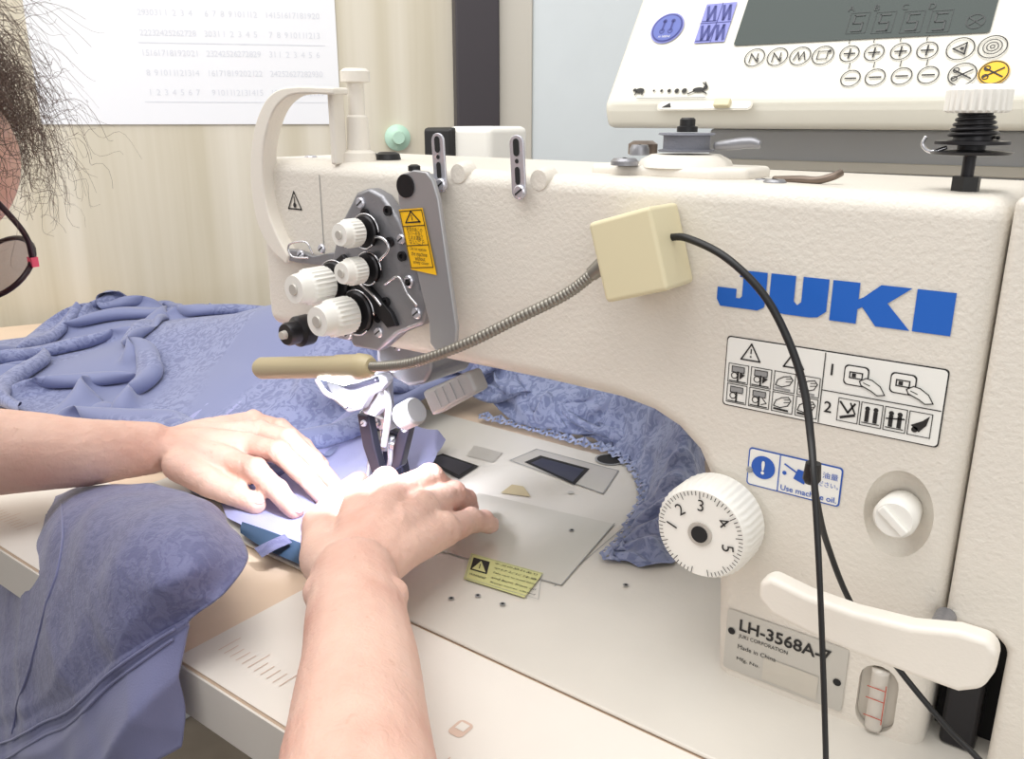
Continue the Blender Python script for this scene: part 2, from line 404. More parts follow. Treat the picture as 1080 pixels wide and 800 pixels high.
for c_ in (c1,c2):
    bo_=body.modifiers.new('b','BOOLEAN'); bo_.operation='DIFFERENCE'; bo_.object=c_; bo_.solver='EXACT'
dg=bpy.context.evaluated_depsgraph_get(); dg.update()
nm=bpy.data.meshes.new_from_object(body.evaluated_get(dg)); body.modifiers.clear(); body.data=nm
bpy.data.objects.remove(c1); bpy.data.objects.remove(c2)
for p in nm.polygons: p.use_smooth=True
nm.set_sharp_from_angle(angle=math.radians(32))
if len(nm.materials)==0: nm.materials.append(m_paint)
w_=body.modifiers.new('wn','WEIGHTED_NORMAL'); w_.keep_sharp=True
out=[(-.0522,.288),(-.0522,.078),(-.030,.078),(-.023,.072),(-.023,BB),(.16,BB),(.16,.288)]
prism('pulley_cover',[(x,YF+.001,z) for x,z in out],(0,.15,0),m_paint,mc,bevel=.009,seg=4)
box('belt_recess',-.052,-.0235,YF+.03,YF+.06,.0,.078,m_hole,mc,bevel=0)
box('belt_guard',-.047,-.030,YF+.012,YF+.029,.0,.050,m_dark,mc,bevel=.003)
S=Sheet((0,YF,0),EX,EZ)
p=S.px(338,200)
S.line((p[0],.172),(p[0],.28),.0008,m_greyt,h=.0003); S.build('panel_seam',mc)
prism('face_plate',[(x,YF+.012,z) for x,z in [(-.59,.17),(-.577,.165),(-.577,.283),(-.587,.278)]],(0,.11,0),m_paint2,mc,bevel=.004)
S=Sheet((0,YF,0),EX,EZ); c=S.px(311,212)
def tri(S,c,s,w,m,h=.0006): 
    P=[(c[0]-s*.58,c[1]-s*.45),(c[0]+s*.58,c[1]-s*.45),(c[0],c[1]+s*.55)]; S.pl(P,w,m,h,True); return P
tri(S,c,.013,.0011,m_ink,.0005); S.disc((c[0],c[1]-.003),.0018,m_ink,.0005); S.line((c[0],c[1]-.001),(c[0],c[1]+.003),.001,m_ink,.0005)
S.build('caution_print',mc)
# ------- logo
S=Sheet((0,YF,0),EX,EZ)
lx0=S.px(757,306)[0]; lx1=S.px(1006,331)[0]; lz0=S.px(880,338)[1]; lz1=S.px(880,295)[1]
W_=lx1-lx0; H_=lz1-lz0
def Lp(pts,dx): S.poly([(lx0+W_*(dx+x)/4.3,lz0+H_*y) for x,y in pts],m_blue,.0005)
Lp([(0,.18),(.08,.0),(.85,.0),(.98,.1),(1.0,.25),(1.0,1),(.45,1),(.45,.82),(.52,.82),(.52,.32),(.48,.26),(.40,.26),(.40,.5),(.0,.5)],0)
Lp([(0,1),(.48,1),(.48,.36),(.55,.27),(.62,.36),(.62,1),(1.1,1),(1.1,.2),(.95,.03),(.8,0),(.3,0),(.15,.03),(0,.2)],1.07)
Lp([(0,0),(.48,0),(.48,.36),(.56,.42),(.82,0),(1.4,0),(.98,.58),(1.36,1),(.84,1),(.56,.66),(.48,.6),(.48,1),(0,1)],2.24)
Lp([(0,0),(.62,0),(.62,1),(0,1)],3.68)
S.build('brand_logo',mc,label='blue block letter logo')
# ------- big instruction label
S=Sheet((0,YF,0),EX,EZ)
z0=.188-.0185; z1=.188+.0185
x0=S.px(767,390)[0]; x1=S.px(993,431)[0]
S.rect(x0-.0012,z0-.0012,x1+.0012,z1+.0012,m_ink,.0004,r=.002); S.rect(x0-.0006,z0-.0006,x1+.0006,z1+.0006,m_lab,.0007,r=.002)
H=.001; w=.0005; xm=x0+(x1-x0)*.48
S.line((xm,z0),(xm,z1),w,m_ink,H); S.line((xm,(z0+z1)/2-.001),(x1,(z0+z1)/2-.001),w,m_ink,H)
gx=(xm-x0)/4
for k in (1,2.8):
    c=(x0+gx*(k),z1-.0065); tri(S,c,.009,.0008,m_ink,H); S.line((c[0],c[1]),(c[0],c[1]+.002),.0007,m_ink,H); S.disc((c[0],c[1]-.002),.0005,m_ink,H)
for i in range(4):
    for j in range(2):
        a=x0+.0012+i*(gx-.0002); b_=z0+.0012+j*.0115; S.frame(a,b_,a+gx-.0018,b_+.0105,.0004,m_ink,H)
        cx,cy=a+(gx-.002)/2,b_+.005
        if i in (0,1): 
            S.rect(cx-.0035,cy+.001,cx+.0035,cy+.0042,m_greyt,H); S.frame(cx-.0035,cy+.001,cx+.0035,cy+.0042,.0004,m_ink,H+.0002)
            S.line((cx,cy-.004),(cx,cy+.001),.0010,m_ink,H); S.ring((cx-.002,cy-.001),.0019,.0005,m_ink,H)
            S.line((cx-.0045,cy-.0042),(cx+.0045,cy-.0042),.0006,m_ink,H)
            if j: S.poly([(cx+.001,cy-.003),(cx+.004,cy),(cx+.001,cy+.001)],m_ink,H)
            elif i: S.pl([(cx+.0015,cy-.003),(cx+.0042,cy-.002),(cx+.002,cy+.0005)],.0005,m_ink,H)
        else:
            S.pl([(cx-.0045,cy-.002),(cx-.001,cy-.0026),(cx+.003,cy-.001),(cx+.0045,cy+.002),(cx+.003,cy+.0038),(cx-.0005,cy+.003),(cx-.0035,cy+.001)],.0005,m_ink,H,True)
            for d_ in (0,.0015): S.line((cx+.001,cy+.0005+d_),(cx+.0035,cy+.001+d_),.0004,m_ink,H)
            S.line((cx-.004,cy-.0035),(cx+.003,cy-.0038),.0011,m_ink if j==0 else m_greyt,H)
S.text('1',xm+.004,z1-.008,.006,m_ink,H,bold=.01); S.text('2',xm+.004,z0+.009,.006,m_ink,H,bold=.01)
for k in range(2):
    a=xm+.010+k*.022; b_=z1-.0105
    S.rect(a,b_-.004,a+.012,b_+.0065,m_ink,H,r=.002); S.rect(a+.0006,b_-.0034,a+.0114,b_+.0059,m_lab,H+.0002,r=.002)
    S.frame(a+.003,b_,a+.009,b_+.003,.0006,m_ink,H+.0004); S.rect(a+.004,b_+.0005,a+.006,b_+.0025,m_ink,H+.0004)
    hp_=[(a+.008,b_-.001),(a+.011,b_+.001),(a+.014,b_+.0005),(a+.018,b_-.002),(a+.0205,b_-.006),(a+.017,b_-.0068),(a+.014,b_-.005),(a+.009,b_-.003)]
    S.poly(hp_,m_lab,H+.0004); S.pl(hp_,.0005,m_ink,H+.0006,True); S.line((a+.010,b_-.0015),(a+.013,b_-.0025),.0004,m_ink,H+.0006)
q0=xm+.009; q1=x1-.002; st_=(q1-q0)/4
for k in range(4):
    a=q0+k*st_; b_=z0+.003; S.frame(a,b_,a+st_*.9,b_+.012,.0004,m_ink,H); cx=a+st_*.45; cy=b_+.006
    if k==0: S.pl([(cx-.004,cy+.004),(cx,cy-.001),(cx+.003,cy+.004)],.001,m_ink,H); S.line((cx-.003,cy-.004),(cx+.003,cy-.002),.0014,m_ink,H); S.line((cx+.001,cy+.004),(cx+.0035,cy-.001),.0008,m_ink,H)
    if k in(1,2):
        for d in (-.002,.002): S.rect(cx+d-.001,cy-.004,cx+d+.001,cy+.002,m_ink,H); S.disc((cx+d,cy+.003),.0012,m_ink,H,n=10)
        S.line((cx-.004,cy-.0045),(cx+.004,cy-.0045),.0005,m_ink,H)
    if k==2: S.line((cx-.004,cy),(cx+.004,cy+.001),.0007,m_ink,H)
    if k==3: S.poly([(cx-.004,cy-.001),(cx+.001,cy+.002),(cx+.004,cy+.005),(cx+.003,cy),(cx,cy-.004)],m_ink,H); S.disc((cx-.002,cy-.003),.0015,m_ink,H,n=10)
S.build('instruction_label',mc,label='white instruction label with black pictograms')
# ------- blue oil label
S=Sheet((0,YF,0),EX,EZ)
x0=S.px(789,490)[0]; x1=S.px(888,512)[0]; z1=S.px(789,470)[1]; z0=S.px(789,510)[1]
S.rect(x0,z0,x1,z1,m_lblue,.0004,r=.002); S.rect(x0+.0008,z0+.0008,x1-.0008,z1-.0008,m_lab,.0007,r=.0015)
hh=z1-z0; S.disc((x0+hh*.4,(z0+z1)/2+.001),hh*.3,m_lblue,.001); S.text('!',x0+hh*.4,(z0+z1)/2+.001,hh*.36,m_lab,.0013,bold=.03)
xx=x0+hh*.8; S.line((xx,z0+.001),(xx,z1-.001),.0006,m_lblue,.001)
c=(xx+.009,(z0+z1)/2+.002)
S.poly([(c[0]-.001,c[1]-.003),(c[0]+.005,c[1]-.005),(c[0]+.007,c[1]+.002),(c[0]+.001,c[1]+.003)],m_lblue,.001)
S.line((c[0],c[1]+.001),(c[0]-.006,c[1]+.004),.0009,m_lblue,.001); S.disc((c[0]-.006,c[1]-.001),.0012,m_lblue,.001,n=10)
S.text('きる油量',x1-.010,z1-.006,.0035,m_lblue,.001,w=.016); S.text('い上ださい。',x1-.010,z1-.011,.003,m_lblue,.001,w=.017)
S.text('Use machine oil.',(xx+x1)/2,z0+.0035,.0032,m_lblue,.001,bold=.01,w=(x1-xx)*.9)
S.build('oil_label',mc,label='white label with blue oil can symbol')
# ------- name plate
S=Sheet((0,YF,0),EX,EZ)
x0=S.px(765,680)[0]; x1=S.px(892,715)[0]; z0=.0045; z1=z0+.040
S.rect(x0,z0,x1,z1,m_silver,.0008,r=.002)
S.text('LH-3568A-7',x0+.008,z1-.008,.0078,m_ink,.0012,bold=.02,cx=0,w=(x1-x0)*.76)
S.text('JUKI CORPORATION',x0+.008,z1-.0155,.0032,m_ink,.0012,cx=0,w=(x1-x0)*.42)
S.text('Made in China',x0+.008,z1-.0225,.0028,m_ink,.0012,cx=0,w=(x1-x0)*.33)
S.text('Mfg. No.',x0+.008,z1-.031,.0028,m_ink,.0012,cx=0,w=(x1-x0)*.2)
S.disc((x0+.0035,z1-.014),.0022,m_hole,.0012); S.disc((x1-.004,z1-.022),.0022,m_hole,.0012)
S.rect(x0+.024,z0+.002,x1-.014,z0+.017,m_plate,.0012)
S.build('nameplate',mc,label='silver rating plate with black lettering')
# ------- stitch dial
dc=V((-.173,YF,.101)); dr=.0275
dial=lathe('stitch_dial',dc,(0,-1,0),[(0,dr*.8),(.003,dr*.8),(.004,dr),(.005,dr,1),(.023,dr,1),(.026,dr*.95),(.0275,dr*.92)],m_white,mc,seg=180,kn=45,amp=.018)
S=Sheet(dc+V((0,-.0276,0)),EX,EZ)
for k in range(61):
    a=math.radians(262-k*5.6); rr=dr*.90; l=.0036 if k%5==0 else .002
    S.line((rr*math.cos(a),rr*math.sin(a)),((rr-l)*math.cos(a),(rr-l)*math.sin(a)),.00045,m_ink)
for s_,d in (('1',178),('2',138),('3',92),('4',40),('5',-12)):
    a=math.radians(d); S.text(s_,dr*.62*math.cos(a),dr*.62*math.sin(a),.0068,m_ink,bold=0,rot=(a-math.pi/2)*.8)
S.build('dial_scale',dial)
lathe('dial_hub',dc+V((0,-.0276,0)),(0,-1,0),[(0,.0072),(.0008,.0070)],m_silver,dial)
lathe('dial_socket',dc+V((0,-.0284,0)),(0,-1,0),[(0,.0048),(.0006,.0048)],m_hole,dial,seg=20,smooth=False)
lathe('dial_pointer_pin',(-.158,YF,.134),(0,-1,0),[(0,.002),(.002,.0015)],m_greyt,mc)
kn=lathe('slotted_knob',bc+V((0.000,.0095,0)),(0,-1,0),[(0,.0095),(.010,.0105),(.0155,.0105),(.018,.0088)],m_white,mc)
ka=math.radians(-40); ux,uz=math.cos(ka),math.sin(ka)
prism('knob_slot',[bc+V((ux*l-uz*t,-.0083,uz*l+ux*t)) for l,t in ((-.0085,-.0022),(.0085,-.0022),(.0085,.0022),(-.0085,.0022))],(0,-.0028,0),m_white,mc,bevel=.0008)
LP=[(800,614),(812,609),(850,628),(900,646),(960,661),(1010,666),(1043,676),(1053,690),(1048,712),(1036,728),(1010,731),(960,713),(900,690),(850,668),(812,648),(798,632)]
prism('reverse_lever',[onY(x,y,.372) for x,y in LP],(0,.012,0),m_paint2,mc,bevel=.004,seg=4)
q=onY(985,700,.384); lathe('lever_shaft',(q.x-.004,.384,q.z),(0,1,0),[(0,.005),(.046,.005)],m_steel,mc)
# ------- oil gauge
S=Sheet((0,YF,0),EX,EZ)
P=cappts((g[0],gz),.0098,.0105)
mk('oil_gauge',[(x,YF+.0045,z) for x,z in P],[tuple(range(len(P)))],m_acr,parent=mc)
tube('oil_tube',[(g[0],YF+.001,gz-.0185),(g[0],YF+.001,gz),(g[0],YF+.001,gz+.018)],.0046,mat('oil_tube',(205,199,190),.08),mc)
for dz in (.009,.002,-.009): S.line((g[0]-.0045,gz+dz),(g[0]+.0045,gz+dz),.0006,m_red,.0040)
S.line((g[0]+.0045,gz-.012),(g[0]+.0045,gz+.012),.0005,m_red,.0036)
S.build('oil_mark',mc)
# ------- bed details
S=Sheet((0,0,0),EX,(0,1,0))
def PZ(l): return [S.px(*q) for q in l]
P=PZ([(505,520),(648,553),(592,618),(440,575)]); S.poly(P,m_plate,.0006)
S.poly(PZ([(538,486),(566,474),(652,497),(636,521)]),m_plate,.0007); S.pl(PZ([(538,486),(566,474),(652,497),(636,521)]),.0012,m_greyt,.0009,True)
S.poly(PZ([(553,488),(570,481),(622,495),(606,512)]),m_hole,.001)
S.poly(PZ([(560,489),(572,484),(616,496),(604,509)]),m_dark2,.0012)
S.poly(PZ([(447,486),(467,479),(505,492),(484,506)]),m_hole,.001)
S.poly(PZ([(452,486),(466,481),(499,492),(484,502)]),m_dark2,.0012)
S.poly(PZ([(500,470),(530,478),(520,488),(492,481)]),m_plate,.0008)
S.disc(S.px(643,485),.0125,m_hole,.001); S.ring(S.px(643,485),.0145,.002,m_greyt,.0011)
S.pl(PZ([(440,575),(592,618),(648,553)]),.0008,m_greyt,.0012)
S.pl(PZ([(585,618),(700,520)]),.0006,m_greyt,.0004)
S.disc(S.px(602,520),.003,m_silver,.0012)
for q in ((476,632),(504,629),(530,638),(668,550),(603,560),(660,618)): S.disc(S.px(*q),.0022,m_greyt,.0012); S.disc(S.px(*q),.0012,m_hole,.0014)
S.poly(PZ([(540,512),(552,514),(560,525),(528,521)]),mat('tan_chip',(190,175,140),.5),.0014)
S.build('slide_plates',mc,label='metal slide plates with openings')
S=Sheet((0,0,0),EX,(0,1,0))
P=PZ([(497,585),(573,606),(553,632),(489,612)]); S.poly(P,m_green,.0016)
d=V((P[1][0]-P[0][0],P[1][1]-P[0][1])); dn=V((P[3][0]-P[0][0],P[3][1]-P[0][1])); P0=V(P[0])
def gp(u,v): q=P0+d*u+dn*v; return (q.x,q.y)
S.pl([gp(.02,.04),gp(.98,.04),gp(.98,.96),gp(.02,.96)],.0004,m_greyt,.0018,True)
S.poly([gp(.05,.14),gp(.28,.14),gp(.28,.62),gp(.05,.62)],m_ink,.0018)
S.poly([gp(.07,.58),gp(.165,.2),gp(.26,.58)],m_green,.002); S.line(gp(.165,.34),gp(.165,.5),.0007,m_ink,.0022)
ra=math.atan2(d.y,d.x)
S.text('WARNING',*gp(.165,.78),.0026,m_ink,.002,w=d.length*.22,rot=ra)
for k,t_ in enumerate(('ケガの恐れあり','やけどに注意','Take care to avoid injury','and burn from oil','Keep cover closed')):
    c=gp(.64,.14+k*.18); S.text(t_,c[0],c[1],.0026,m_ink,.002,w=d.length*.58,rot=ra)
S.build('caution_label',mc,label='yellow green caution label')
# ------- thread tension assembly
tp=[(375,203),(388,198),(402,206),(420,232),(440,275),(452,318),(446,342),(420,352),(398,371),(372,366),(352,330),(346,290),(356,240)]
prism('tension_plate',[onY(x,y,YF-.012) for x,y in tp],(0,.012,0),m_steel,mc,bevel=.003)
for x,y in ((381,214),(400,350),(432,296),(440,330),(368,352)):
    screw('screw',onY(x,y,YF-.0121),(0,-1,0),.004,mc)
def tension(px,py,r,L,blk=.012,base=YF-.012):
    p=onY(px,py,base)
    k=sube('tension_knob',p,mc)
    v,f=lathevf(p,(0,-1,0),[(0,r*.5),(.002,r*.5),(.0021,r*1.15),(.004,r*1.2),(.0045,r*.4),(.006,r*.4),(.0062,r*1.2),(.0075,r*1.1),(.008,r*.5),(blk,r*.55)],36)
    o=mk('tension_disc',v,f,m_dark,parent=k,smooth=True); o.data.set_sharp_from_angle(angle=.6)
    b0=blk; 
    o=lathe('knob_cap',p+V((0,-b0,0)),(0,-1,0),[(0,r*.9),(.001,r*.98),(.0015,r,1),(L*.62,r,1),(L*.66,r*.9),(L*.70,r*.86),(L*.9,r*.84),(L,r*.78)],m_white,k,seg=120,kn=24,amp=.04)
    lathe('knob_pin',p+V((0,-b0-L-.0002,0)),(0,-1,0),[(0,r*.34),(.001,r*.3)],m_silver,k,seg=16)
    tube('spring',[p+V((0,-.004,0))+V((math.cos(a)*r*1.25,-a*.0006,math.sin(a)*r*1.25)) for a in [i*.5 for i in range(12)]],.0007,m_chrome,k,n=3,seg=6)
tension(391,243,.0095,.017)
tension(394,282,.0092,.018)
tension(358,296,.0125,.030,.012)
tension(382,328,.0130,.030,.012)
nut=lathe('adjusting_nut',onY(325,347,YF-.01),(0,-1,0),[(0,.012),(.01,.012),(.012,.009),(.02,.009),(.022,.008)],m_dark,mc)
lathe('nut_pin',onY(325,347,YF-.01)+V((0,-.0221,0)),(0,-1,0),[(0,.0035),(.004,.003)],m_silver,mc)
prism('thread_bracket',[onY(x,y,YF-.008) for x,y in ((298,262),(312,264),(330,270),(352,266),(360,275),(340,280),(318,278),(300,274))],(0,.006,0),m_steel,mc,bevel=.001)
for x,y in ((318,268),(340,262)): screw('screw',onY(x,y,YF-.0085),(0,-1,0),.0035,mc)
tube('wire_guide',[onY(x,y,YF-.012) for x,y in ((330,268),(322,255),(305,258),(308,270),(325,272))],.0008,m_chrome,mc)
for k,(pp) in enumerate((((372,255),(400,250),(410,262),(400,275)),((360,292),(375,296),(392,310),(402,322)),((405,300),(420,292),(430,310),(440,322)))):
    tube('wire_guide',[onY(x,y,YF-.018) for x,y in pp],.001,m_chrome,mc)
for x,y in ((410,222),(412,255),(425,270),(408,318),(400,335),(386,225)):
    lathe('guide_eyelet',onY(x,y,YF-.0121),(0,-1,0),[(0,.0035),(.002,.0035),(.002,.0018),(.0005,.0016)],m_dark,mc,seg=16)
prism('tension_release_bar',[onY(x,y,YF-.016) for x,y in ((352,275),(360,268),(412,330),(418,344),(408,346),(400,336))],(0,.004,0),m_dark,mc,bevel=.0008)
tk=[(418,192),(424,183),(436,179),(449,181),(456,190),(462,210),(481,345),(480,362),(472,371),(460,371),(453,362),(452,340),(440,290),(420,215)]
prism('take_up_cover',[onY(x,y,YF-.020) for x,y in tk],(0,.004,0),mat('cover_metal',(172,172,175),.33,metal=.55),mc,bevel=.0012)
lathe('cover_post',onY(437,196,YF-.016),(0,1,0),[(0,.007),(.018,.007)],m_steel,mc)
lathe('cover_cap',onY(428,196,YF-.0201),(0,-1,0),[(0,.0075),(.001,.0075),(.001,.0055)],m_dark,mc)
lathe('cover_cap_top',onY(437,180,YF-.016),(0,0,1),[(0,.004),(.003,.004),(.004,.002)],m_black,mc)
for x,y in ((424,252),(432,298)): screw('screw',onY(x,y,YF-.0121),(0,-1,0),.0035,mc)
lab=Sheet((0,YF-.0205,0),EX,EZ)
Q=[lab.px(*q) for q in ((421,221),(446,219),(461,290),(434,284))]
lab.poly(Q,m_yel,.0004)
Q0=V(Q[0]); du=V(Q[1])-Q0; dv=V(Q[3])-Q0
def lp(u,v): q=Q0+du*u+dv*v; return (q.x,q.y)
lab.pl([lp(.04,.03),lp(.96,.03),lp(.96,.97),lp(.04,.97)],.0006,m_ink,.0008,True)
lab.pl([lp(.2,.22),lp(.8,.22),lp(.5,.04)],.0009,m_ink,.0008,True); lab.line(lp(.5,.1),lp(.5,.18),.0007,m_ink,.0009)
lab.line(lp(.05,.28),lp(.95,.28),.0006,m_ink,.0008); lab.line(lp(.05,.60),lp(.95,.60),.0006,m_ink,.0008)
for k,t_ in enumerate(('安全の為この','カバーを外し','たまま運転し','ないこと')): c=lp(.5,.34+k*.07); lab.text(t_,c[0],c[1],.0028,m_ink,.0009,w=.014)
for k,t_ in enumerate(('Do not operate','the machine','without','safety cover')): c=lp(.5,.67+k*.075); lab.text(t_,c[0],c[1],.0028,m_ink,.0009,w=.014 if k!=2 else .009)
lab.build('warning_label',mc,label='yellow warning label with black print')
# ------- guard band
outer=[(352,92),(310,91),(288,97),(274,116),(265,150),(264,195),(271,235),(284,262),(302,279)]
inner=[(304,270),(292,248),(282,222),(277,190),(278,152),(287,120),(300,104),(316,99),(352,100)]
prism('thread_guard',[onY(p.x,p.y,YF-.01) for p in cr([(x,y,0) for x,y in outer],5)+cr([(x,y,0) for x,y in inner],5)],(0,.014,0),m_paint2,mc,bevel=.0016)
q0=onY(344,98,YF); q1=onY(353,152,YF)
box('guard_block',q0.x,q1.x,YF+.0,YF+.012,.288,q0.z+.001,m_paint2,mc,bevel=.002)
tp_=onY(378,152,YF+.02); tpz=onY(378,72,YF+.02).z-.288
lathe('thread_post',(tp_.x,tp_.y,.288),EZ,[(0,.013),(.008,.012),(.010,.0085),(tpz*.5,.0075),(tpz*.52,.006),(tpz-.010,.006),(tpz-.009,.0105),(tpz-.002,.0105),(tpz,.008)],m_paint2,mc)
for x in (-.50,-.475): lathe('oil_plug',(x,YF+.045,.2905),EZ,[(0,.010),(.004,.009),(.0055,.006)],m_black,mc)
screw('screw',(-.545,YF+.03,.290),EZ,.005,mc); 
for tx,ty,bx,by in ((459,140,466,203),(542,142,549,211)):
    yg=YF-.005
    pt=onY(tx,ty,yg); pb=onY(bx,by,yg); gd=sube('thread_guide',pb,mc)
    cx=(pt.x+pb.x)/2; hh_=(pt.z-pb.z)/2; cz=(pt.z+pb.z)/2; hw=.0052
    ang=math.atan2(pb.x-pt.x,pt.z-pb.z)*.5
    def R2(x,z): return (cx+x*math.cos(ang)-z*math.sin(ang),cz+x*math.sin(ang)+z*math.cos(ang))
    P=cappts((0,0),hw,hh_-hw,10)
    prism('guide_strip',[(R2(x,z)[0],yg,R2(x,z)[1]) for x,z in P],(0,.0018,0),m_wmetal,gd,bevel=.0005)
    Sg=Sheet((0,yg,0),EX,EZ)
    Sg.poly([R2(x,z) for x,z in cappts((0,hh_*.62),.0022,.003)],m_hole,.0003); Sg.disc(R2(0,hh_*.2),.0014,m_hole,.0003,n=12)
    Sg.poly([R2(x,z) for x,z in cappts((0,-hh_*.25),.0018,.0035)],m_hole,.0003)
    Sg.build('guide_hole',gd)
    lathe('guide_boss',(pb.x+.010,YF-.0005,pb.z+.012),(0,1,0),[(0,.006),(.003,.0075),(.010,.0085)],m_paint,gd)
    screw('screw',(pb.x,yg-.0003,pb.z+.005),(0,-1,0),.0042,gd)
# ------- bobbin winder
bw=V((onY(722,185,YF+.045).x,YF+.045,.285))
prism('winder_base',[(bw.x+dx,bw.y+dy,.286) for dx,dy in ((-.052,-.022),(.03,-.028),(.045,-.015),(.045,.02),(-.045,.025),(-.055,.01))],(0,0,.008),m_paint2,mc,bevel=.003)
lathe('winder_boss',bw+V((0,0,.008)),EZ,[(0,.028),(.004,.026),(.007,.020)],m_paint2,mc)
bo=lathe('bobbin',bw+V((0,0,.0165)),EZ,[(0,.016),(.001,.0165),(.0015,.0135),(.009,.0135),(.0095,.0165),(.0105,.016)],m_bob,None,label='grey wound thread bobbin on the winder spindle',cat='bobbin')
lathe('winder_spindle',bw+V((0,0,.0275)),EZ,[(0,.006),(.003,.006),(.0035,.0045),(.007,.0045),(.008,.0035)],m_black,mc)
tube('winder_lever',[bw+V((.018,.0,.020)),bw+V((.028,0,.021)),bw+V((.038,.002,.022)),bw+V((.044,.002,.021))],lambda t:.0022+.001*math.sin(t*3.1),m_steel,mc)
screw('screw',bw+V((-.026,-.026,.009)),EZ,.008,mc,m_steel,.004); screw('screw',bw+V((-.028,-.005,.014)),EZ,.006,mc,m_steel,.006)
lathe('winder_stud',bw+V((-.034,.01,.014)),EZ,[(0,.009),(.006,.009),(.008,.006)],m_brown,mc)
b2=V((onY(818,183,YF+.02).x,YF+.02,.2865))
screw('screw',b2,EZ,.006,mc,m_steel,.003); screw('screw',b2+V((-.012,.015,0)),EZ,.005,mc,m_steel,.002)
tube('brown_lever',[b2+V((-.005,.012,.002)),b2+V((.010,.008,.003)),b2+V((.020,.006,.003)),b2+V((.027,.008,.005)),b2+V((.030,.012,.007))],.0020,m_brown,mc)
# ------- thread tension stand at the right
ts=V((onY(1017,205,YF+.03).x,YF+.03,.287))
st=sube('thread_tension_post',ts,mc)
lathe('base_nut',ts,EZ,[(0,.0065),(.007,.0065)],m_black,st,seg=6,smooth=False)
lathe('shaft',ts+V((0,0,.007)),EZ,[(0,.0028),(.012,.0028)],m_dark,st)
lathe('tension_disc',ts+V((0,0,.016)),EZ,[(0,.004),(.001,.017),(.0022,.018),(.003,.006),(.005,.006),(.0055,.016),(.007,.016),(.0075,.008)],m_dark,st)
tube('spring',[ts+V((math.cos(a)*(.0105-a*.00012),math.sin(a)*(.0105-a*.00012),.0245+a*.00036)) for a in [i*.5 for i in range(62)]],.0009,m_dark,st,n=2,seg=6)
lathe('spring_core',ts+V((0,0,.0235)),EZ,[(0,.0085),(.012,.0070)],m_dark,st)
lathe('knob_cap',ts+V((0,0,.0355)),EZ,[(0,.0125),(.001,.0135,1),(.010,.0135,1),(.012,.0115),(.0125,.010)],m_white,st,seg=120,kn=24,amp=.04)
tube('wire_hook',[ts+V(q) for q in ((-.010,-.003,.020),(-.016,-.006,.018),(-.020,-.006,.021),(-.019,-.006,.025))],.0009,m_chrome,st)
# ------- needle / foot mechanism
nx=-.512; ny=.50
pf=sube('presser_foot',(nx,ny,.01),mc)
lathe('presser_bar',(nx-.012,ny+.012,.16),(0,0,-1),[(0,.005),(.09,.005),(.091,.007),(.120,.007)],m_wmetal,pf)
prism('foot_bracket',[(nx-.022,ny+.004,.055),(nx+.008,ny+.004,.055),(nx+.008,ny+.004,.03),(nx+.012,ny+.004,.012),(nx-.026,ny+.004,.012),(nx-.022,ny+.004,.035)],(0,.010,0),m_dark2,pf,bevel=.002)
prism('foot_screw_block',[(nx-.018,ny-.010,.040),(nx+.004,ny-.010,.040),(nx+.004,ny-.010,.052),(nx-.018,ny-.010,.052)],(0,.014,0),m_steel,pf,bevel=.002)
screw('screw',(nx-.007,ny-.0105,.046),(0,-1,0),.0045,pf)
lathe('side_screw',(nx+.004,ny-.003,.046),(1,0,0),[(0,.003),(.004,.003),(.0042,.0055),(.009,.0055),(.010,.004)],m_chrome,pf,seg=20)
for s in (-1,1): prism('foot_toe',[(nx-.007+s*.008-.005,ny-.022,.006),(nx-.007+s*.008+.005,ny-.022,.006),(nx-.007+s*.008+.005,ny+.022,.005),(nx-.007+s*.008-.005,ny+.022,.005)],(0,0,.004),m_wmetal,pf,bevel=.001)
for s in (-1,1): tube('foot_leg',[(nx-.007+s*.011,ny,.052),(nx-.007+s*.012,ny-.006,.03),(nx-.007+s*.010,ny-.014,.009)],.0022,m_wmetal,pf)
lathe('needle_bar',(nx,ny-.004,.165),(0,0,-1),[(0,.0045),(.08,.0045),(.081,.008),(.100,.008),(.102,.006)],m_wmetal,mc)
prism('needle_clamp',[(nx-.012,ny-.014,.062),(nx+.012,ny-.014,.062),(nx+.012,ny-.014,.074),(nx-.012,ny-.014,.074)],(0,.014,0),m_wmetal,mc,bevel=.002)
screw('screw',(nx,ny-.0145,.068),(0,-1,0),.0035,mc)
tube('needle_thread_guide',[(nx-.010,ny-.014,.080),(nx-.014,ny-.020,.076),(nx-.006,ny-.022,.072),(nx+.002,ny-.018,.074)],.0008,m_chrome,mc)
for s in (-1,1): lathe('needle',(nx+s*.004,ny-.006,.063),(0,0,-1),[(0,.0012),(.02,.001),(.05,.0007),(.056,.0002)],m_chrome,mc,seg=10)
a0=onY(424,440,YF+.008); a1=onY(450,427,YF+.008); a2=onY(498,403,YF+.008)
lathe('lifter_cap',a0,a1-a0,[(0,.0088),(.002,.0104),(.016,.0108),(.018,.009)],m_mgrey,mc,seg=28)
dv_=(a2-a1).normalized(); up_=V((-dv_.z,0,dv_.x)); up_=up_ if up_.z>0 else -up_
prism('lifter_arm',[a1-up_*.0095,a2-up_*.0075,a2+up_*.0085,a1+up_*.0105],(0,.016,0),m_mgrey,mc,bevel=.003)
for k in range(4): 
    pp=a1.lerp(a2,.25+k*.17); prism('arm_rib',[pp-up_*.006,pp+dv_*.0012-up_*.006,pp+dv_*.0012+up_*.007,pp+up_*.007],(0,-.0008,0),m_mgrey,mc,bevel=.0003)
prism('head_casting',[onY(x,y,YF+.01) for x,y in ((398,350),(425,345),(452,362),(455,392),(448,405),(430,408),(412,398),(398,380))],(0,.05,0),m_steel,mc,bevel=.004)
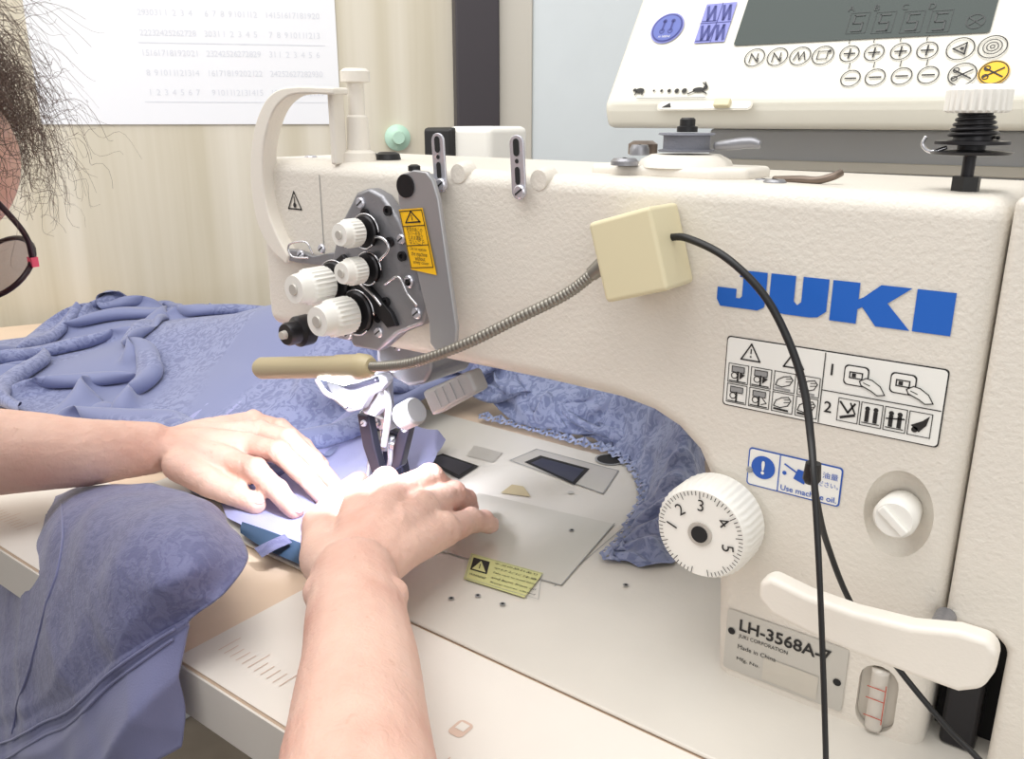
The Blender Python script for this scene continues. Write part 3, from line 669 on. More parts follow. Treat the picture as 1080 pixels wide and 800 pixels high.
for x,y in ((420,365),(440,382),(414,388)): screw('screw',onY(x,y,YF+.0098),(0,-1,0),.0035,mc)
prism('needle_guard',[onY(x,y,YF-.002) for x,y in ((342,402),(360,397),(384,398),(402,394),(408,402),(400,412),(388,418),(380,432),(366,436),(352,424))],(0,.010,0),m_steel,mc,bevel=.003)
prism('linkage',[onY(x,y,YF+.012) for x,y in ((376,392),(396,390),(402,430),(394,440),(382,436))],(0,.010,0),m_wmetal,mc,bevel=.002)
prism('linkage',[onY(x,y,YF+.035) for x,y in ((376,436),(388,438),(394,470),(402,498),(392,500),(382,470))],(0,.008,0),m_dark2,mc,bevel=.0015)
prism('linkage',[onY(x,y,YF+.035) for x,y in ((424,444),(434,442),(422,492),(412,498),(414,470))],(0,.008,0),m_dark2,mc,bevel=.0015)
screw('screw',onY(384,446,YF+.0348),(0,-1,0),.003,mc); screw('screw',onY(427,452,YF+.0348),(0,-1,0),.003,mc)
tube('linkage_rod',[onY(x,y,YF-.004) for x,y in ((334,400),(344,414),(356,420),(366,428))],.0022,m_wmetal,mc)
tube('linkage_rod',[onY(x,y,YF-.004) for x,y in ((356,402),(370,408),(386,404),(398,400))],.0022,m_dark2,mc)
tube('linkage_rod',[onY(x,y,YF+.02) for x,y in ((404,405),(410,425),(408,450),(405,470))],.0028,m_wmetal,mc)
screw('screw',onY(370,424,YF-.0022),(0,-1,0),.0042,mc)
box('mount_plate',-.57,-.42,YF+.02,YF+.11,.150,.1575,m_steel,mc,bevel=.002)
# ---------------------------------------------------------------- box behind the arm
sb=empty('thread_box',(-.53,.64,.28),'small white box with a black front behind the machine arm','box')
q=onY(448,133,.62); q2=onY(516,160,.62)
box('housing',q.x+.024,q2.x,.622,.68,.24,q.z-.0,m_white,sb,bevel=.006)
box('front_cover',q.x,q.x+.036,.6165,.66,.24,q.z-.001,m_black,sb,bevel=.004)
box('arm_bracket',q.x,q2.x,.571,.66,.225,.24,m_grey,sb,bevel=.002)
# ---------------------------------------------------------------- control panel
tl=math.radians(33)
eyp=V((0,math.sin(tl),math.cos(tl)))
PO=V((0,.60,.325))
S=Sheet(PO,EX,eyp); n_=S.n
cp=empty('control_panel',(-.2,.62,.30),'cream control box with buttons and LCD screen mounted behind the machine','control panel')
x0=S.px(640,110)[0]; zt=.19
a=V((x0,.60,.325)); 
pr=[a+V((0,0.004,-.012)),a,a+eyp*.004+n_*.004, a+eyp*zt+n_*.004, a+eyp*zt-n_*.045, a+V((0,.07,-.012))]
prism('housing',pr,(.345,0,0),m_cream,cp,bevel=.005)
S=Sheet(PO+n_*.0045,EX,eyp)
P2=S.px
xL=x0+.008
S.line((xL,.004),(xL+.33,.004),.0008,m_trimb,.0003)
c=P2(704,30); S.disc(c,.0135,m_lil,.0004,n=36); S.disc(c,.0125,m_navy,.0006,n=36); S.disc(c,.0112,mat('panel_blue',(86,100,176),.45),.0008,n=36)
for dx in (-.0035,.0035):
    S.line((c[0]+dx,c[1]+.006),(c[0]+dx,c[1]-.002),.0016,m_navy,.001); S.ring((c[0]+dx,c[1]-.003),.0022,.0007,m_navy,.001,n=12); S.disc((c[0]+dx,c[1]+.006),.0018,m_navy,.001,n=10)
S.text('A1 NEEDLE',c[0],c[1]-.0078,.0016,m_lab,.001,w=.010)
a=P2(732,46); b_=P2(776,8); hgt=.034
S.rect(a[0],a[1],b_[0],a[1]+hgt,m_lil,.0004); S.line((a[0],a[1]+hgt/2),(b_[0],a[1]+hgt/2),.0006,m_navy,.0006); S.line(((a[0]+b_[0])/2+.001,a[1]),((a[0]+b_[0])/2+.001,a[1]+hgt),.0006,m_navy,.0006)
wq=(b_[0]-a[0])
for j in range(2):
    zz=a[1]+.0025+j*hgt/2; pts=[];
    for k in range(4 if j else 5): pts.append((a[0]+.0025+k*wq*.11,zz+(0 if k%2 else .0115)))
    S.pl(pts,.0020,m_navy,.0007); S.line((a[0]+.001,zz-.0008),(a[0]+wq*.5,zz-.0008),.0006,m_navy,.0007)
    pts=[(a[0]+wq*.62+k*wq*.10,zz+(0 if k%2 else .0115)) for k in range(4)]
    S.pl(pts,.0020,m_navy,.0007)
lb=P2(900,42)[1]; lx_0=P2(775,44)[0]; lx_1=P2(1045,30)[0]
S.rect(lx_0,lb,lx_1,lb+.05,m_lcd,.0004,r=.002)
for k,x in enumerate((905,932,962,991)):
    c=(P2(x,25)[0],P2(x,25-k*.6)[1]); s_=.0030
    S.text('ABCD'[k],c[0]-.007,c[1]+.012,.0045,m_lcdink,.0008)
    S.pl([(c[0]+s_,c[1]+2*s_),(c[0]-s_,c[1]+2*s_),(c[0]-s_,c[1]),(c[0]+s_,c[1]),(c[0]+s_,c[1]-2*s_),(c[0]-s_,c[1]-2*s_)],.0011,m_lcdink,.0008)
    S.frame(c[0]-.0062,c[1]-.0078,c[0]+.0062,c[1]+.0082,.0004,m_lcdink,.0007)
c=P2(1029,23); S.ring(c,.0055,.0007,m_lcdink,.0007); S.line((c[0]-.004,c[1]-.003),(c[0]+.004,c[1]+.003),.0008,m_lcdink,.0007); S.line((c[0]-.004,c[1]+.003),(c[0]+.004,c[1]-.003),.0008,m_lcdink,.0007)
for k,x in enumerate((796,820,844,868)):
    c=P2(x,61-k*.8); S.ring(c,.0074,.0007,m_ink,.0005)
    if k<2: S.pl([(c[0]-.003,c[1]-.004),(c[0]-.003,c[1]+.003),(c[0]+.002,c[1]-.003),(c[0]+.002,c[1]+.003)],.0008,m_ink,.0006); S.line((c[0]+.003,c[1]-.004),(c[0]+.003,c[1]-.001),.0008,m_ink,.0006)
    elif k==2: S.pl([(c[0]-.004,c[1]-.003),(c[0]-.002,c[1]+.003),(c[0]+.0,c[1]-.003),(c[0]+.002,c[1]+.003),(c[0]+.004,c[1]-.003)],.0008,m_ink,.0006)
    else: S.frame(c[0]-.0035,c[1]-.003,c[0]+.003,c[1]+.003,.0007,m_ink,.0006); S.disc((c[0]+.004,c[1]+.003),.0012,m_ink,.0006,n=8)
for k,x in enumerate((896,922,950,978)):
    for j in range(2):
        c=P2(x+1*j,57-k*1.2+j*26); S.ring(c,.0064,.0007,m_ink,.0005); S.line((c[0]-.0033,c[1]),(c[0]+.0033,c[1]),.0011,m_ink,.0006)
        if j==0: S.line((c[0],c[1]-.0033),(c[0],c[1]+.0033),.0011,m_ink,.0006)
    c=P2(x,70-k*1.2); S.line((c[0],c[1]-.002),(c[0],c[1]+.002),.0006,m_ink,.0006)
    c=P2(x,45-k*1.2); S.line((c[0],c[1]-.001),(c[0],c[1]+.001),.0006,m_ink,.0006)
for k,(x,y) in enumerate(((1013,52),(1047,50),(1015,79),(1048,77))):
    c=P2(x,y)
    if k==3: S.disc(c,.0086,m_yel,.0005)
    S.ring(c,.0082,.0007,m_ink,.0007)
    if k==0: S.pl([(c[0]-.004,c[1]),(c[0]+.003,c[1]+.004),(c[0]+.003,c[1]-.004)],.001,m_ink,.0008,True); S.disc((c[0]+.001,c[1]),.0012,m_ink,.0008,n=10)
    elif k==1: 
        for q in (.001,.003,.005): S.ring(c,q+.0005,.0006,m_ink,.0008,n=14)
    else: S.line((c[0]-.005,c[1]-.003),(c[0]+.005,c[1]+.003),.001,m_ink,.0008); S.line((c[0]-.005,c[1]+.003),(c[0]+.005,c[1]-.003),.001,m_ink,.0008); S.ring((c[0]-.004,c[1]+.003),.002,.0007,m_ink,.0008,n=10); S.ring((c[0]-.004,c[1]-.003),.002,.0007,m_ink,.0008,n=10)
for k in range(5):
    c=P2(690+k*8,96); S.disc(c,.0009+.0003*k,m_ink,.0006,n=10)
# turtle and running rabbit marks
c=P2(675,96); S.disc(c,.0038,m_ink,.0006,ry=.0022); S.disc((c[0]-.0045,c[1]+.0006),.0014,m_ink,.0006)
for dx in (-.0022,.0022): S.line((c[0]+dx,c[1]-.001),(c[0]+dx*1.4,c[1]-.0034),.0010,m_ink,.0006)
c=P2(737,95); S.disc(c,.0046,m_ink,.0006,ry=.0020); S.disc((c[0]+.0050,c[1]+.0018),.0018,m_ink,.0006)
S.line((c[0]+.005,c[1]+.003),(c[0]+.002,c[1]+.0058),.0009,m_ink,.0006); S.line((c[0]+.0055,c[1]+.003),(c[0]+.0035,c[1]+.0062),.0009,m_ink,.0006)
S.line((c[0]+.003,c[1]-.001),(c[0]+.007,c[1]-.0032),.0009,m_ink,.0006); S.line((c[0]-.003,c[1]-.001),(c[0]-.0075,c[1]-.0032),.0010,m_ink,.0006)
S.line(P2(672,104),P2(744,103),.0007,m_greyt,.0006)
S.build('panel_print',cp,label='printed button symbols and grey green LCD')
a=P2(692,117); b_=P2(795,108)
S2=Sheet(S.O,S.ex,S.ey); S2.rect(a[0],a[1],b_[0],a[1]+.008,m_trimb,.0008,r=.003); S2.rect(a[0]+.001,a[1]+.001,b_[0]-.001,a[1]+.007,m_white,.0011,r=.003)
S2.poly([(a[0]+.004,a[1]+.002),(a[0]+.012,a[1]+.002),(a[0]+.010,a[1]+.006)],m_ink,.0014); S2.build('speed_slider_track',cp)
prism('speed_slider',[S.W((a[0]+.046+dx,a[1]+dy),.0011) for dx,dy in ((0,.001),(.012,.001),(.012,.007),(0,.007))],n_*.004,m_ivory,cp,bevel=.001)
pst=empty('panel_bracket',(-.1,.70,0),'light grey metal bracket carrying the control box','bracket')
rx=onY(750,150,.66).x
box('bracket_rail',rx,.12,.655,.675,.270,.3125,m_grey,pst,bevel=.003)
box('bracket_lip',rx+.004,.12,.650,.6545,.283,.290,m_trimb,pst,bevel=.001)
box('bracket_post',-.12,-.08,.70,.725,TZ,.29,m_grey,pst,bevel=.003)
box('bracket_arm',-.12,-.08,.676,.70,.275,.30,m_grey,pst,bevel=.002)
# ---------------------------------------------------------------- work lamp
fc=onY(662,270,YF-.032)
lm=empty('work_lamp',V((fc.x,YF,fc.z)),'ivory magnetic gooseneck work lamp on the machine arm','lamp')
th=math.radians(17); hw,hh=.0195,.0222
def rb(x,z): return (fc.x+x*math.cos(th)-z*math.sin(th), fc.z+x*math.sin(th)+z*math.cos(th))
P=[rb(-hw,-hh),rb(hw,-hh),rb(hw,hh),rb(-hw,hh)]
prism('lamp_base',[(x,YF-.001,z) for x,z in P],(0,-.032,0),m_ivory,lm,bevel=.0025)
gl=rb(-hw-.001,.000); g0=V((gl[0],YF-.020,gl[1]))
gpts=[g0,onY(600,308,.405),onY(545,336,.395),onY(490,363,.385),onY(440,381,.38),onY(405,386,.378),onY(378,386,.378)]
path=cr(gpts,150); nP=len(path)
tot=sum((path[i+1]-path[i]).length for i in range(nP-1))
v,f=tubevf(path,lambda t:.0031+.00040*abs(math.sin(t*tot/.0024*math.pi)),12)
mk('gooseneck',v,f,m_goose,parent=lm,smooth=True)
lathe('gooseneck_ferrule',g0,(g0-path[30]),[(-.012,.0042),(0,.0052),(.004,.0052)],m_goose,lm)
e0=onY(392,386,.378); e1=onY(274,388,.378)
ax=(e1-e0); ln=ax.length
lathe('lamp_head',e0,ax,[(0,.0055),(.004,.0080),(.012,.0090),(.014,.0084),(.034,.0084),(.036,.0076),(ln-.003,.0082),(ln,.007)],m_ivory2,lm)
lt_=e0.lerp(e1,.3)
box('led_window',lt_.x-.014,lt_.x+.014,lt_.y-.005,lt_.y+.005,lt_.z-.0100,lt_.z-.0075,m_led,lm,bevel=.001)
cr0=rb(hw,.004)
tube('lamp_cord',[V((cr0[0]-.002,YF-.016,cr0[1])),V((cr0[0]+.010,YF-.018,cr0[1]+.0005)),onY(765,271,.405),onY(805,310,.402),onY(832,360,.40),onY(848,410,.395),onY(855,460,.385),onY(859,510,.37),onY(864,600,.357),onY(868,700,.352),onY(871,800,.345),onY(872,880,.34)],lambda t:.0020-.0006*max(0,min(1,(t-.5)*4)),m_black,lm,seg=10)
tube('lamp_cord',[onY(857,495,.374),onY(862,530,.375),onY(873,575,.388),onY(900,640,.402),onY(950,708,.405),onY(1000,768,.40),onY(1032,800,.395),onY(1075,850,.39)],.0015,m_black,lm,seg=10)
lathe('cord_clip',onY(858,488,.377),(0,0,-1),[(0,.0035),(.008,.0042),(.010,.003)],m_black,lm)
# ---------------------------------------------------------------- fabrics
def nss(a,b,x): t=np.clip((x-a)/(b-a),0,1); return t*t*(3-2*t)
def crumple(name,x0,x1,y0,y1,nx_,ny_,sx,sy,Hf,capf,m,seed,steps=150,its=9,bend=.12,**k):
    rng=np.random.default_rng(seed)
    X,Y=np.meshgrid(np.linspace(x0,x1,nx_),np.linspace(y0,y1,ny_))
    rx_=(x1-x0)*sx/(nx_-1); ry_=(y1-y0)*sy/(ny_-1)
    Zn=np.array([[noise.noise(V((x*8,y*8,seed)))+.35*noise.noise(V((x*18,y*18,seed+3))) for x in X[0]] for y in Y[:,0]])
    P=np.stack([X,Y,Hf(X,Y)+.012+.028*np.abs(Zn)],-1); P+=rng.normal(0,.0006,P.shape)
    G=[]
    def pair(ax,off):
        n=nx_ if ax==1 else ny_; idx=np.arange(n-off)
        for par in (0,1):
            i=idx[((idx//off)%2)==par]
            if len(i): yield i,i+off
    rd=math.hypot(rx_,ry_)
    for off,kk in ((1,1.0),(2,bend),(4,bend*.7)):
        for i,j in pair(1,off): G.append(('x',i,j,rx_*off,kk))
        for i,j in pair(0,off): G.append(('y',i,j,ry_*off,kk))
    vel=np.zeros_like(P); dt=.016
    def solve(A,B,rest,kk):
        d=B-A; L_=np.linalg.norm(d,axis=-1,keepdims=True)+1e-9; c_=d*((L_-rest)/L_*.5*kk)
        return A+c_,B-c_
    for s in range(steps):
        vel[...,2]-=9.8*dt*.6; Q=P+vel*dt
        for it in range(its):
            for a_,i,j,rest,kk in G:
                if a_=='x': Q[:,i],Q[:,j]=solve(Q[:,i],Q[:,j],rest,kk)
                else: Q[i],Q[j]=solve(Q[i],Q[j],rest,kk)
            for par in (0,1):
                i=np.arange(par,ny_-1,2); A=Q[i][:,:-1]; B=Q[i+1][:,1:]; A,B=solve(A,B,rd,.35); Q[i[:,None],np.arange(nx_-1)[None]]=A; Q[(i+1)[:,None],np.arange(1,nx_)[None]]=B
                A=Q[i][:,1:]; B=Q[i+1][:,:-1]; A,B=solve(A,B,rd,.35); Q[i[:,None],np.arange(1,nx_)[None]]=A; Q[(i+1)[:,None],np.arange(nx_-1)[None]]=B
            h=Hf(Q[...,0],Q[...,1]); Q[...,2]=np.clip(Q[...,2],h+.0012,h+capf(Q[...,0],Q[...,1]))
            Q[...,0]=np.clip(Q[...,0],x0,x1); Q[...,1]=np.clip(Q[...,1],y0,y1)
        vel=(Q-P)/dt*.92; con=Q[...,2]<h+.002; vel[con,0]*=.3; vel[con,1]*=.3
        vel=np.clip(vel,-1.5,1.5); P=Q
    v=[tuple(p) for p in P.reshape(-1,3)]
    f=[(j*nx_+i,j*nx_+i+1,(j+1)*nx_+i+1,(j+1)*nx_+i) for j in range(ny_-1) for i in range(nx_-1)]
    o=mk(name,v,f,m,smooth=True,sub=1,**k)
    uv=o.data.uv_layers.new(name='UVMap')
    asp=(y1-y0)*sy/((x1-x0)*sx)
    for lp_ in o.data.loops:
        vi=lp_.vertex_index; uv.data[lp_.index].uv=((vi%nx_)/(nx_-1),(vi//nx_)/(ny_-1)*asp)
    return o
def H1(x,y):
    b=.034*nss(-1.0,-.78,x)*nss(.41,.55,y)
    b=b+.050*nss(-1.25,-.85,x)*nss(.50,.66,y)
    b=b+.024*nss(.56,.66,y)+.02*np.exp(-((x+1.05)/.12)**2-((y-.56)/.08)**2)
    return .001+b*(1-.35*nss(.70,.79,y))*(1-.75*nss(-.70,-.61,x))
crumple('lace_garment',-1.365,-.60,.385,.785,124,78,1.33,1.45,H1,lambda x,y:.040+.040*nss(-1.3,-.9,x),m_mix,5,steps=150,bend=.32,label='crumpled slate blue lace garment heaped on the table by the wall',cat='garment')
def H2(x,y): return .001+.070*nss(.69,.75,y)*(1-.5*nss(-.42,-.31,x))
crumple('lace_fabric',-.60,-.30,.695,.835,66,34,1.35,1.5,H2,lambda x,y:.05+0*x,m_lace,11,steps=110,label='bunched blue lace fabric behind the machine bed',cat='fabric')
def ss(a,b,x): t=max(0,min(1,(x-a)/(b-a))); return t*t*(3-2*t)
def fold(x,y,ang,wl,ph,warp,s):
    c_,s_=math.cos(ang),math.sin(ang); p=(x*c_+y*s_)/wl+warp*noise.noise(V((x*4,y*4,s)))+ph
    return (1-abs(math.sin(p*math.pi)))**1.4
def grid(name,rows,nu,nv,m,amp=0,sc_=20,post=None,m2=None,v2=1,**k):
    R=[cr(r_,nu) for r_ in rows]
    cols=[cr([r_[i] for r_ in R],nv) for i in range(len(R[0]))]
    n=len(cols[0]); v=[];f=[]; w=len(cols); mi=[]
    for j in range(n):
        for i in range(w):
            p=cols[i][j]; p=p+V((noise.noise(p*sc_),noise.noise(p*sc_+V((9,0,0))),noise.noise(p*sc_+V((0,7,0)))))*amp
            if post: p=post(p,i/(w-1),j/(n-1))
            v.append(p)
    for j in range(n-1):
        for i in range(w-1): a=j*w+i; f.append((a,a+w,a+w+1,a+1)); mi.append(1 if (m2 and j/(n-1)>=v2) else 0)
    return mk(name,v,f,[m,m2] if m2 else m,mi=mi if m2 else None,smooth=True,**k)
rb_rows=[]
for (x,y,wd,z) in ((-.42,.735,.04,.06),(-.365,.715,.035,.075),(-.322,.68,.030,.072),(-.293,.63,.024,.052),(-.277,.58,.024,.032),(-.268,.545,.023,.020),(-.268,.522,.021,.012),(-.272,.507,.015,.006)):
    rb_rows.append([V((x-wd*1.15,y-wd*.45,.003)),V((x-wd*.75,y-wd*.2,z*.5)),V((x-wd*.1,y,z)),V((x+wd*.4,y+wd*.1,z*.75)),V((x+wd*.7,y+wd*.2,z*.4)),V((x+wd*.9,y+wd*.3,.003))])
def scal(p,u,v):
    ru=math.sin(v*math.pi*20+2.2*math.sin(u*4+v*9)); ru=ru*(.6+.6*noise.noise(p*30))
    return p+V((.25,-.45,.85))*.0058*ru*max(0,math.sin(min(1,.12+u*1.1)*3.14))**.5
rib=grid('lace_ribbon',rb_rows,12,26,m_lace,amp=.004,sc_=50,post=scal,label='strip of blue lace trailing across the machine bed',cat='lace')
def scallops(name,path,outw,r,z,parent):
    v=[];f=[]
    pts=cr(path,20); d_=0; cs=[pts[0]]
    for a,b in zip(pts,pts[1:]):
        d_+=(b-a).length
        if d_>=r*1.6: cs.append(b); d_=0
    for c in cs:
        o=(V(outw)).normalized(); t=V((-o.y,o.x,0)); n=20
        # openwork lobe: outer band, gap, inner fan
        rings=[(1.0,.0),(.74,.0015),(.56,.0025),(.0,.005)]
        b0=len(v)
        for rr,hz in rings:
            for k in range(n+1):
                a=-math.pi*.6+math.pi*1.2*k/n; q=r*rr*(1+(.07*math.cos(10*a) if rr==1 else 0))
                v.append(V((c.x,c.y,z+hz+.0012*math.cos(a*5)))+(o*math.cos(a)+t*math.sin(a))*q)
        for ri in range(3):
            for k in range(n):
                if ri==1 and k%4 in (1,2): continue
                a_=b0+ri*(n+1)+k; f.append((a_,a_+1,a_+n+2,a_+n+1))
    return mk(name,v,f,m_edge,parent=parent,smooth=True)
scallops('scalloped_edge',[r_[0]+V((.003,.002,0)) for r_ in rb_rows[1:]],(-.75,-.66,0),.0105,.0035,rib)
scallops('scalloped_edge',[V((-.56,.700,0)),V((-.50,.702,0)),V((-.44,.698,0)),V((-.39,.698,0))],(0,-1,0),.0110,.003,rib)
def Z(l): return [onZ(x,y,z) for x,y,z in l]
rows=[Z([(205,415,.02),(250,418,.03),(310,425,.028),(380,436,.026),(430,448,.022),(470,468,.008)]),
      Z([(200,445,.012),(250,450,.016),(320,460,.014),(385,470,.010),(430,480,.008),(462,488,.004)]),
      Z([(205,490,.006),(255,500,.007),(325,510,.005),(385,505,.004),(425,502,.004),(450,502,.004)]),
      Z([(225,520,.006),(272,540,.007),(330,552,.006),(390,545,.004),(430,530,.004),(455,520,.003)]),
      Z([(240,545,.005),(285,575,.007),(330,592,.005),(390,590,.004),(430,565,.003),(460,545,.003)])]
def sw(p,u,v): return p+V((0,0,1))*(.009*fold(p.x,p.y,.5,.05,.3,1.4,6)*(1-ss(.3,.95,v)))
grid('sewn_fabric',rows,16,16,m_fab,amp=.003,sc_=30,post=sw,label='smooth lavender blue fabric being fed under the needle',cat='fabric')
rows=[Z([(256,550,.010),(285,560,.012),(326,576,.009)]),Z([(254,556,.009),(283,570,.010),(322,586,.007)]),Z([(254,562,.006),(282,580,.007),(318,596,.005)])]
grid('elastic_strip',rows,8,5,m_teal,amp=.0008,label='dark teal elastic strip under the fabric edge',cat='elastic')
rows=[Z([(276,588,.008),(290,580,.014),(308,572,.013)]),Z([(268,578,.009),(284,570,.015),(300,563,.014)])]
grid('elastic_loop',rows,6,5,m_fabd,amp=.0005,label='short folded blue elastic tab on the dark strip',cat='elastic')
def Yr(l): return [onY(x,y,Y) for x,y,Y in l]
rows=[Yr([(-25,640,.33),(15,575,.32),(60,525,.315),(130,512,.325),(200,520,.325),(238,545,.32)]),
      Yr([(-30,650,.30),(5,600,.285),(60,556,.264),(130,542,.263),(205,549,.274),(254,568,.30)]),
      Yr([(-30,680,.27),(0,650,.25),(50,620,.234),(120,600,.231),(195,594,.244),(258,590,.285)]),
      Yr([(-40,740,.25),(-8,715,.235),(40,695,.218),(100,665,.216),(165,635,.229),(240,622,.262)]),
      Yr([(-45,790,.23),(-15,785,.225),(22,775,.211),(72,745,.207),(130,700,.217),(200,652,.241)]),
      Yr([(-45,850,.22),(-5,850,.215),(34,830,.203),(82,795,.198),(136,752,.206),(193,708,.232)]),
      Yr([(-45,900,.22),(5,890,.21),(58,870,.201),(98,845,.195),(142,815,.202),(191,784,.224)])]
def wr(p,u,v): 
    k=.0055*fold(p.x,p.z,.7,.06,0,1.6,4)*(.4+.6*noise.noise(p*9))+.0045*fold(p.x,p.z,2.3,.045,.3,1.6,8)*ss(.2,1,v)
    if .645<v<.685: k+=.002
    return p+V((.3,-1,.2))*k
cup=grid('blue_garment',rows,18,16,m_fabd,amp=.004,sc_=22,post=wr,m2=m_plain,v2=.667,solid=.002,label='slate violet moulded cup garment draped over the table edge',cat='garment')
nu_=18*5+1
dgm=cup.data
def cupline(js,iseq,nm_):
    pts=[dgm.vertices[j*nu_+i].co+WL[cup]+V((.001,-.0016,.0008)) for j,i in zip(js,iseq)]
    pts=[sum((pts[min(max(i+k,0),len(pts)-1)] for k in (-2,-1,0,1,2)),V((0,0,0)))/5 for i in range(len(pts))]
    v,f=tubevf(pts,.0010,8); mk(nm_,v,f,m_plain,parent=cup,smooth=True)
cupline([64]*84,range(4,88),'seam'); cupline([68]*84,range(4,88),'seam'); cupline(range(4,64),[36+int(4*math.sin(j/14)) for j in range(4,64)],'seam')
# ---------------------------------------------------------------- person
bv=[];bf=[]
def addvf(v,f,tgt=None):
    V_,F_=tgt if tgt else (bv,bf); b_=len(V_); V_+=v; F_+=[tuple(i+b_ for i in q) for q in f]
def cap(A,B,ra,rb,seg=20,tgt=None):
    A=V(A);B=V(B);L_=(B-A).length; ax=(B-A).normalized() if L_>1e-6 else EZ
    pr=[(-ra*math.cos(t),ra*math.sin(t)) for t in [math.pi/2*(k+.3)/6 for k in range(6)]]
    pr+=[(0,ra),(L_,rb)]+[(L_+rb*math.sin(t),rb*math.cos(t)) for t in [math.pi/2*(k+.7)/6 for k in range(6)]]
    v,f=lathevf(A,ax,pr,seg); addvf(v,f,tgt)
def chain(pts,rs,tgt=None):
    for i in range(len(pts)-1): cap(pts[i],pts[i+1],rs[i],rs[i+1],tgt=tgt)
def ell(c,a,b_,d,tgt=None,n=20):
    v=[];f=[]; a=V(a);b_=V(b_);d=V(d); c=V(c)
    for i in range(n+1):
        th_=math.pi*i/n
        for j in range(n): ph=2*math.pi*j/n; v.append(c+a*math.sin(th_)*math.cos(ph)+b_*math.sin(th_)*math.sin(ph)+d*math.cos(th_))
    for i in range(n):
        for j in range(n): j2=(j+1)%n; f.append((i*n+j,(i+1)*n+j,(i+1)*n+j2,i*n+j2))
    addvf(v,f,tgt)
nails=[]
def finger(P,rs,nail=True):
    chain(P,rs)
    for i in range(1,len(P)-1): ell(P[i]+V((0,0,.0010)),(rs[i]*1.10,0,0),(0,rs[i]*1.10,0),(0,0,rs[i]*1.06),n=12)
    if nail:
        d=(P[-1]-P[-2]).normalized(); up=(EZ-d*d.z); up=up.normalized() if up.length>.2 else V((0,-1,0)); nails.append((P[-1],d,up,rs[-1]))
Zp=lambda x,y,z: onZ(x,y,z)
Wr=Zp(373,612,.052)
elR=V((-.15,.125,.035)); shR=V((-.43,-.07,.17))
chain([shR,elR],[.050,.043]); chain([elR,Zp(377,800,.050),Zp(380,700,.052),Wr],[.042,.0340,.0305,.0268])
ell(Zp(410,628,.060),(.011,0,0),(0,.013,0),(0,0,.010)); ell(Zp(347,618,.056),(.012,0,0),(0,.018,0),(0,0,.012))
mcp=[Zp(380,532,.052),Zp(414,522,.056),Zp(447,536,.049),Zp(470,559,.038)]
for i,(m_,r0,r1) in enumerate(zip(mcp,(.018,.019,.018,.016),(.0138,.0138,.0130,.0120))):
    chain([Wr+(m_-Wr)*.12,(Wr+m_)/2+V((0,0,.003)),m_],[r0,r0*.90,r1])
    if i<3: chain([Wr+(m_-Wr)*.35+V((0,0,r0*.84)),(Wr+(m_-Wr)*.68)+V((0,0,r1*.98)),m_+V((0,0,r1*.78))],[.0030,.0034,.0042])
ell((Wr+mcp[1]+mcp[2])/3+V((0,0,-.007)),(.031,0,0),(0,.034,0),(0,0,.018))
for m_ in mcp: ell(m_+V((0,-.001,.0036)),(.0104,0,0),(0,.0114,0),(0,0,.0118))
def onback(l,zz): return [Wr+(mcp[0]-Wr)*a_+(mcp[3]-mcp[0])*b_+V((0,0,zz+.005*math.sin(b_*3.14))) for a_,b_ in l]
chain(onback([(.1,.05),(.35,.24),(.6,.16),(.85,.17)],.0172),[.0022,.0022,.0020,.0016])
chain(onback([(.35,.24),(.55,.50),(.8,.50)],.0172),[.0020,.0020,.0016])
I=mcp[0]; finger([I,I+V((-.012,.038,.002)),I+V((-.012,.055,-.018)),I+V((-.008,.060,-.038))],[.0128,.0108,.0095,.0085])
I=mcp[1]; finger([I,I+V((-.002,.043,-.002)),I+V((.002,.062,-.022)),I+V((.006,.066,-.042))],[.0128,.011,.0095,.0085])
I=mcp[2]; finger([I,Zp(478,522,.040),Zp(491,528,.024),Zp(495,536,.013)],[.0122,.0106,.0094,.0085])
I=mcp[3]; finger([I,Zp(496,549,.028),Zp(510,550,.019),Zp(517,553,.0125)],[.0113,.0096,.0088,.0078])
finger([Zp(345,590,.045),Zp(340,556,.034),Zp(358,526,.022),Zp(378,508,.014)],[.018,.0148,.0125,.0098])
cap(Zp(345,590,.045),Wr,.018,.022)
Wl=Zp(158,472,.042)
elL=V((-.80,.15,.085)); shL=V((-.78,-.07,.17))
chain([shL,elL],[.050,.043]); chain([elL,Zp(0,476,.058),Zp(90,477,.050),Wl],[.042,.036,.029,.0235])
mcp=[Zp(243,486,.034),Zp(264,470,.038),Zp(275,456,.038),Zp(268,445,.032)]
for m_,r0,r1 in zip(mcp,(.016,.017,.016,.014),(.0125,.0125,.0118,.011)):
    chain([Wl+(m_-Wl)*.1,(Wl+m_)/2+V((0,0,.003)),m_],[r0,r0*.90,r1])
    chain([Wl+(m_-Wl)*.35+V((0,0,r0*.84)),(Wl+(m_-Wl)*.7)+V((0,0,r1*.98)),m_+V((0,0,r1*.78))],[.0028,.0030,.004])
ell((Wl+mcp[1]+mcp[2])/3+V((0,0,-.006)),(.032,0,0),(0,.028,0),(0,0,.014))
for m_ in mcp: ell(m_+V((0,0,.0025)),(.0105,0,0),(0,.0100,0),(0,0,.0108))
tips=[Zp(311,538,.0125),Zp(343,526,.0125),Zp(352,510,.0125),Zp(340,490,.0125)]
for m_,t_,hz,r_ in zip(mcp,tips,(.010,.014,.014,.012),(1,1,.95,.87)):
    d=t_-m_
    finger([m_,m_+d*.42+V((0,0,hz)),m_+d*.75+V((0,0,hz*.6)),t_],[.0115*r_,.0102*r_,.0092*r_,.0080*r_])
finger([Zp(190,490,.034),Zp(222,510,.022),Zp(250,522,.016),Zp(270,532,.0125)],[.0155,.0125,.0105,.0085])
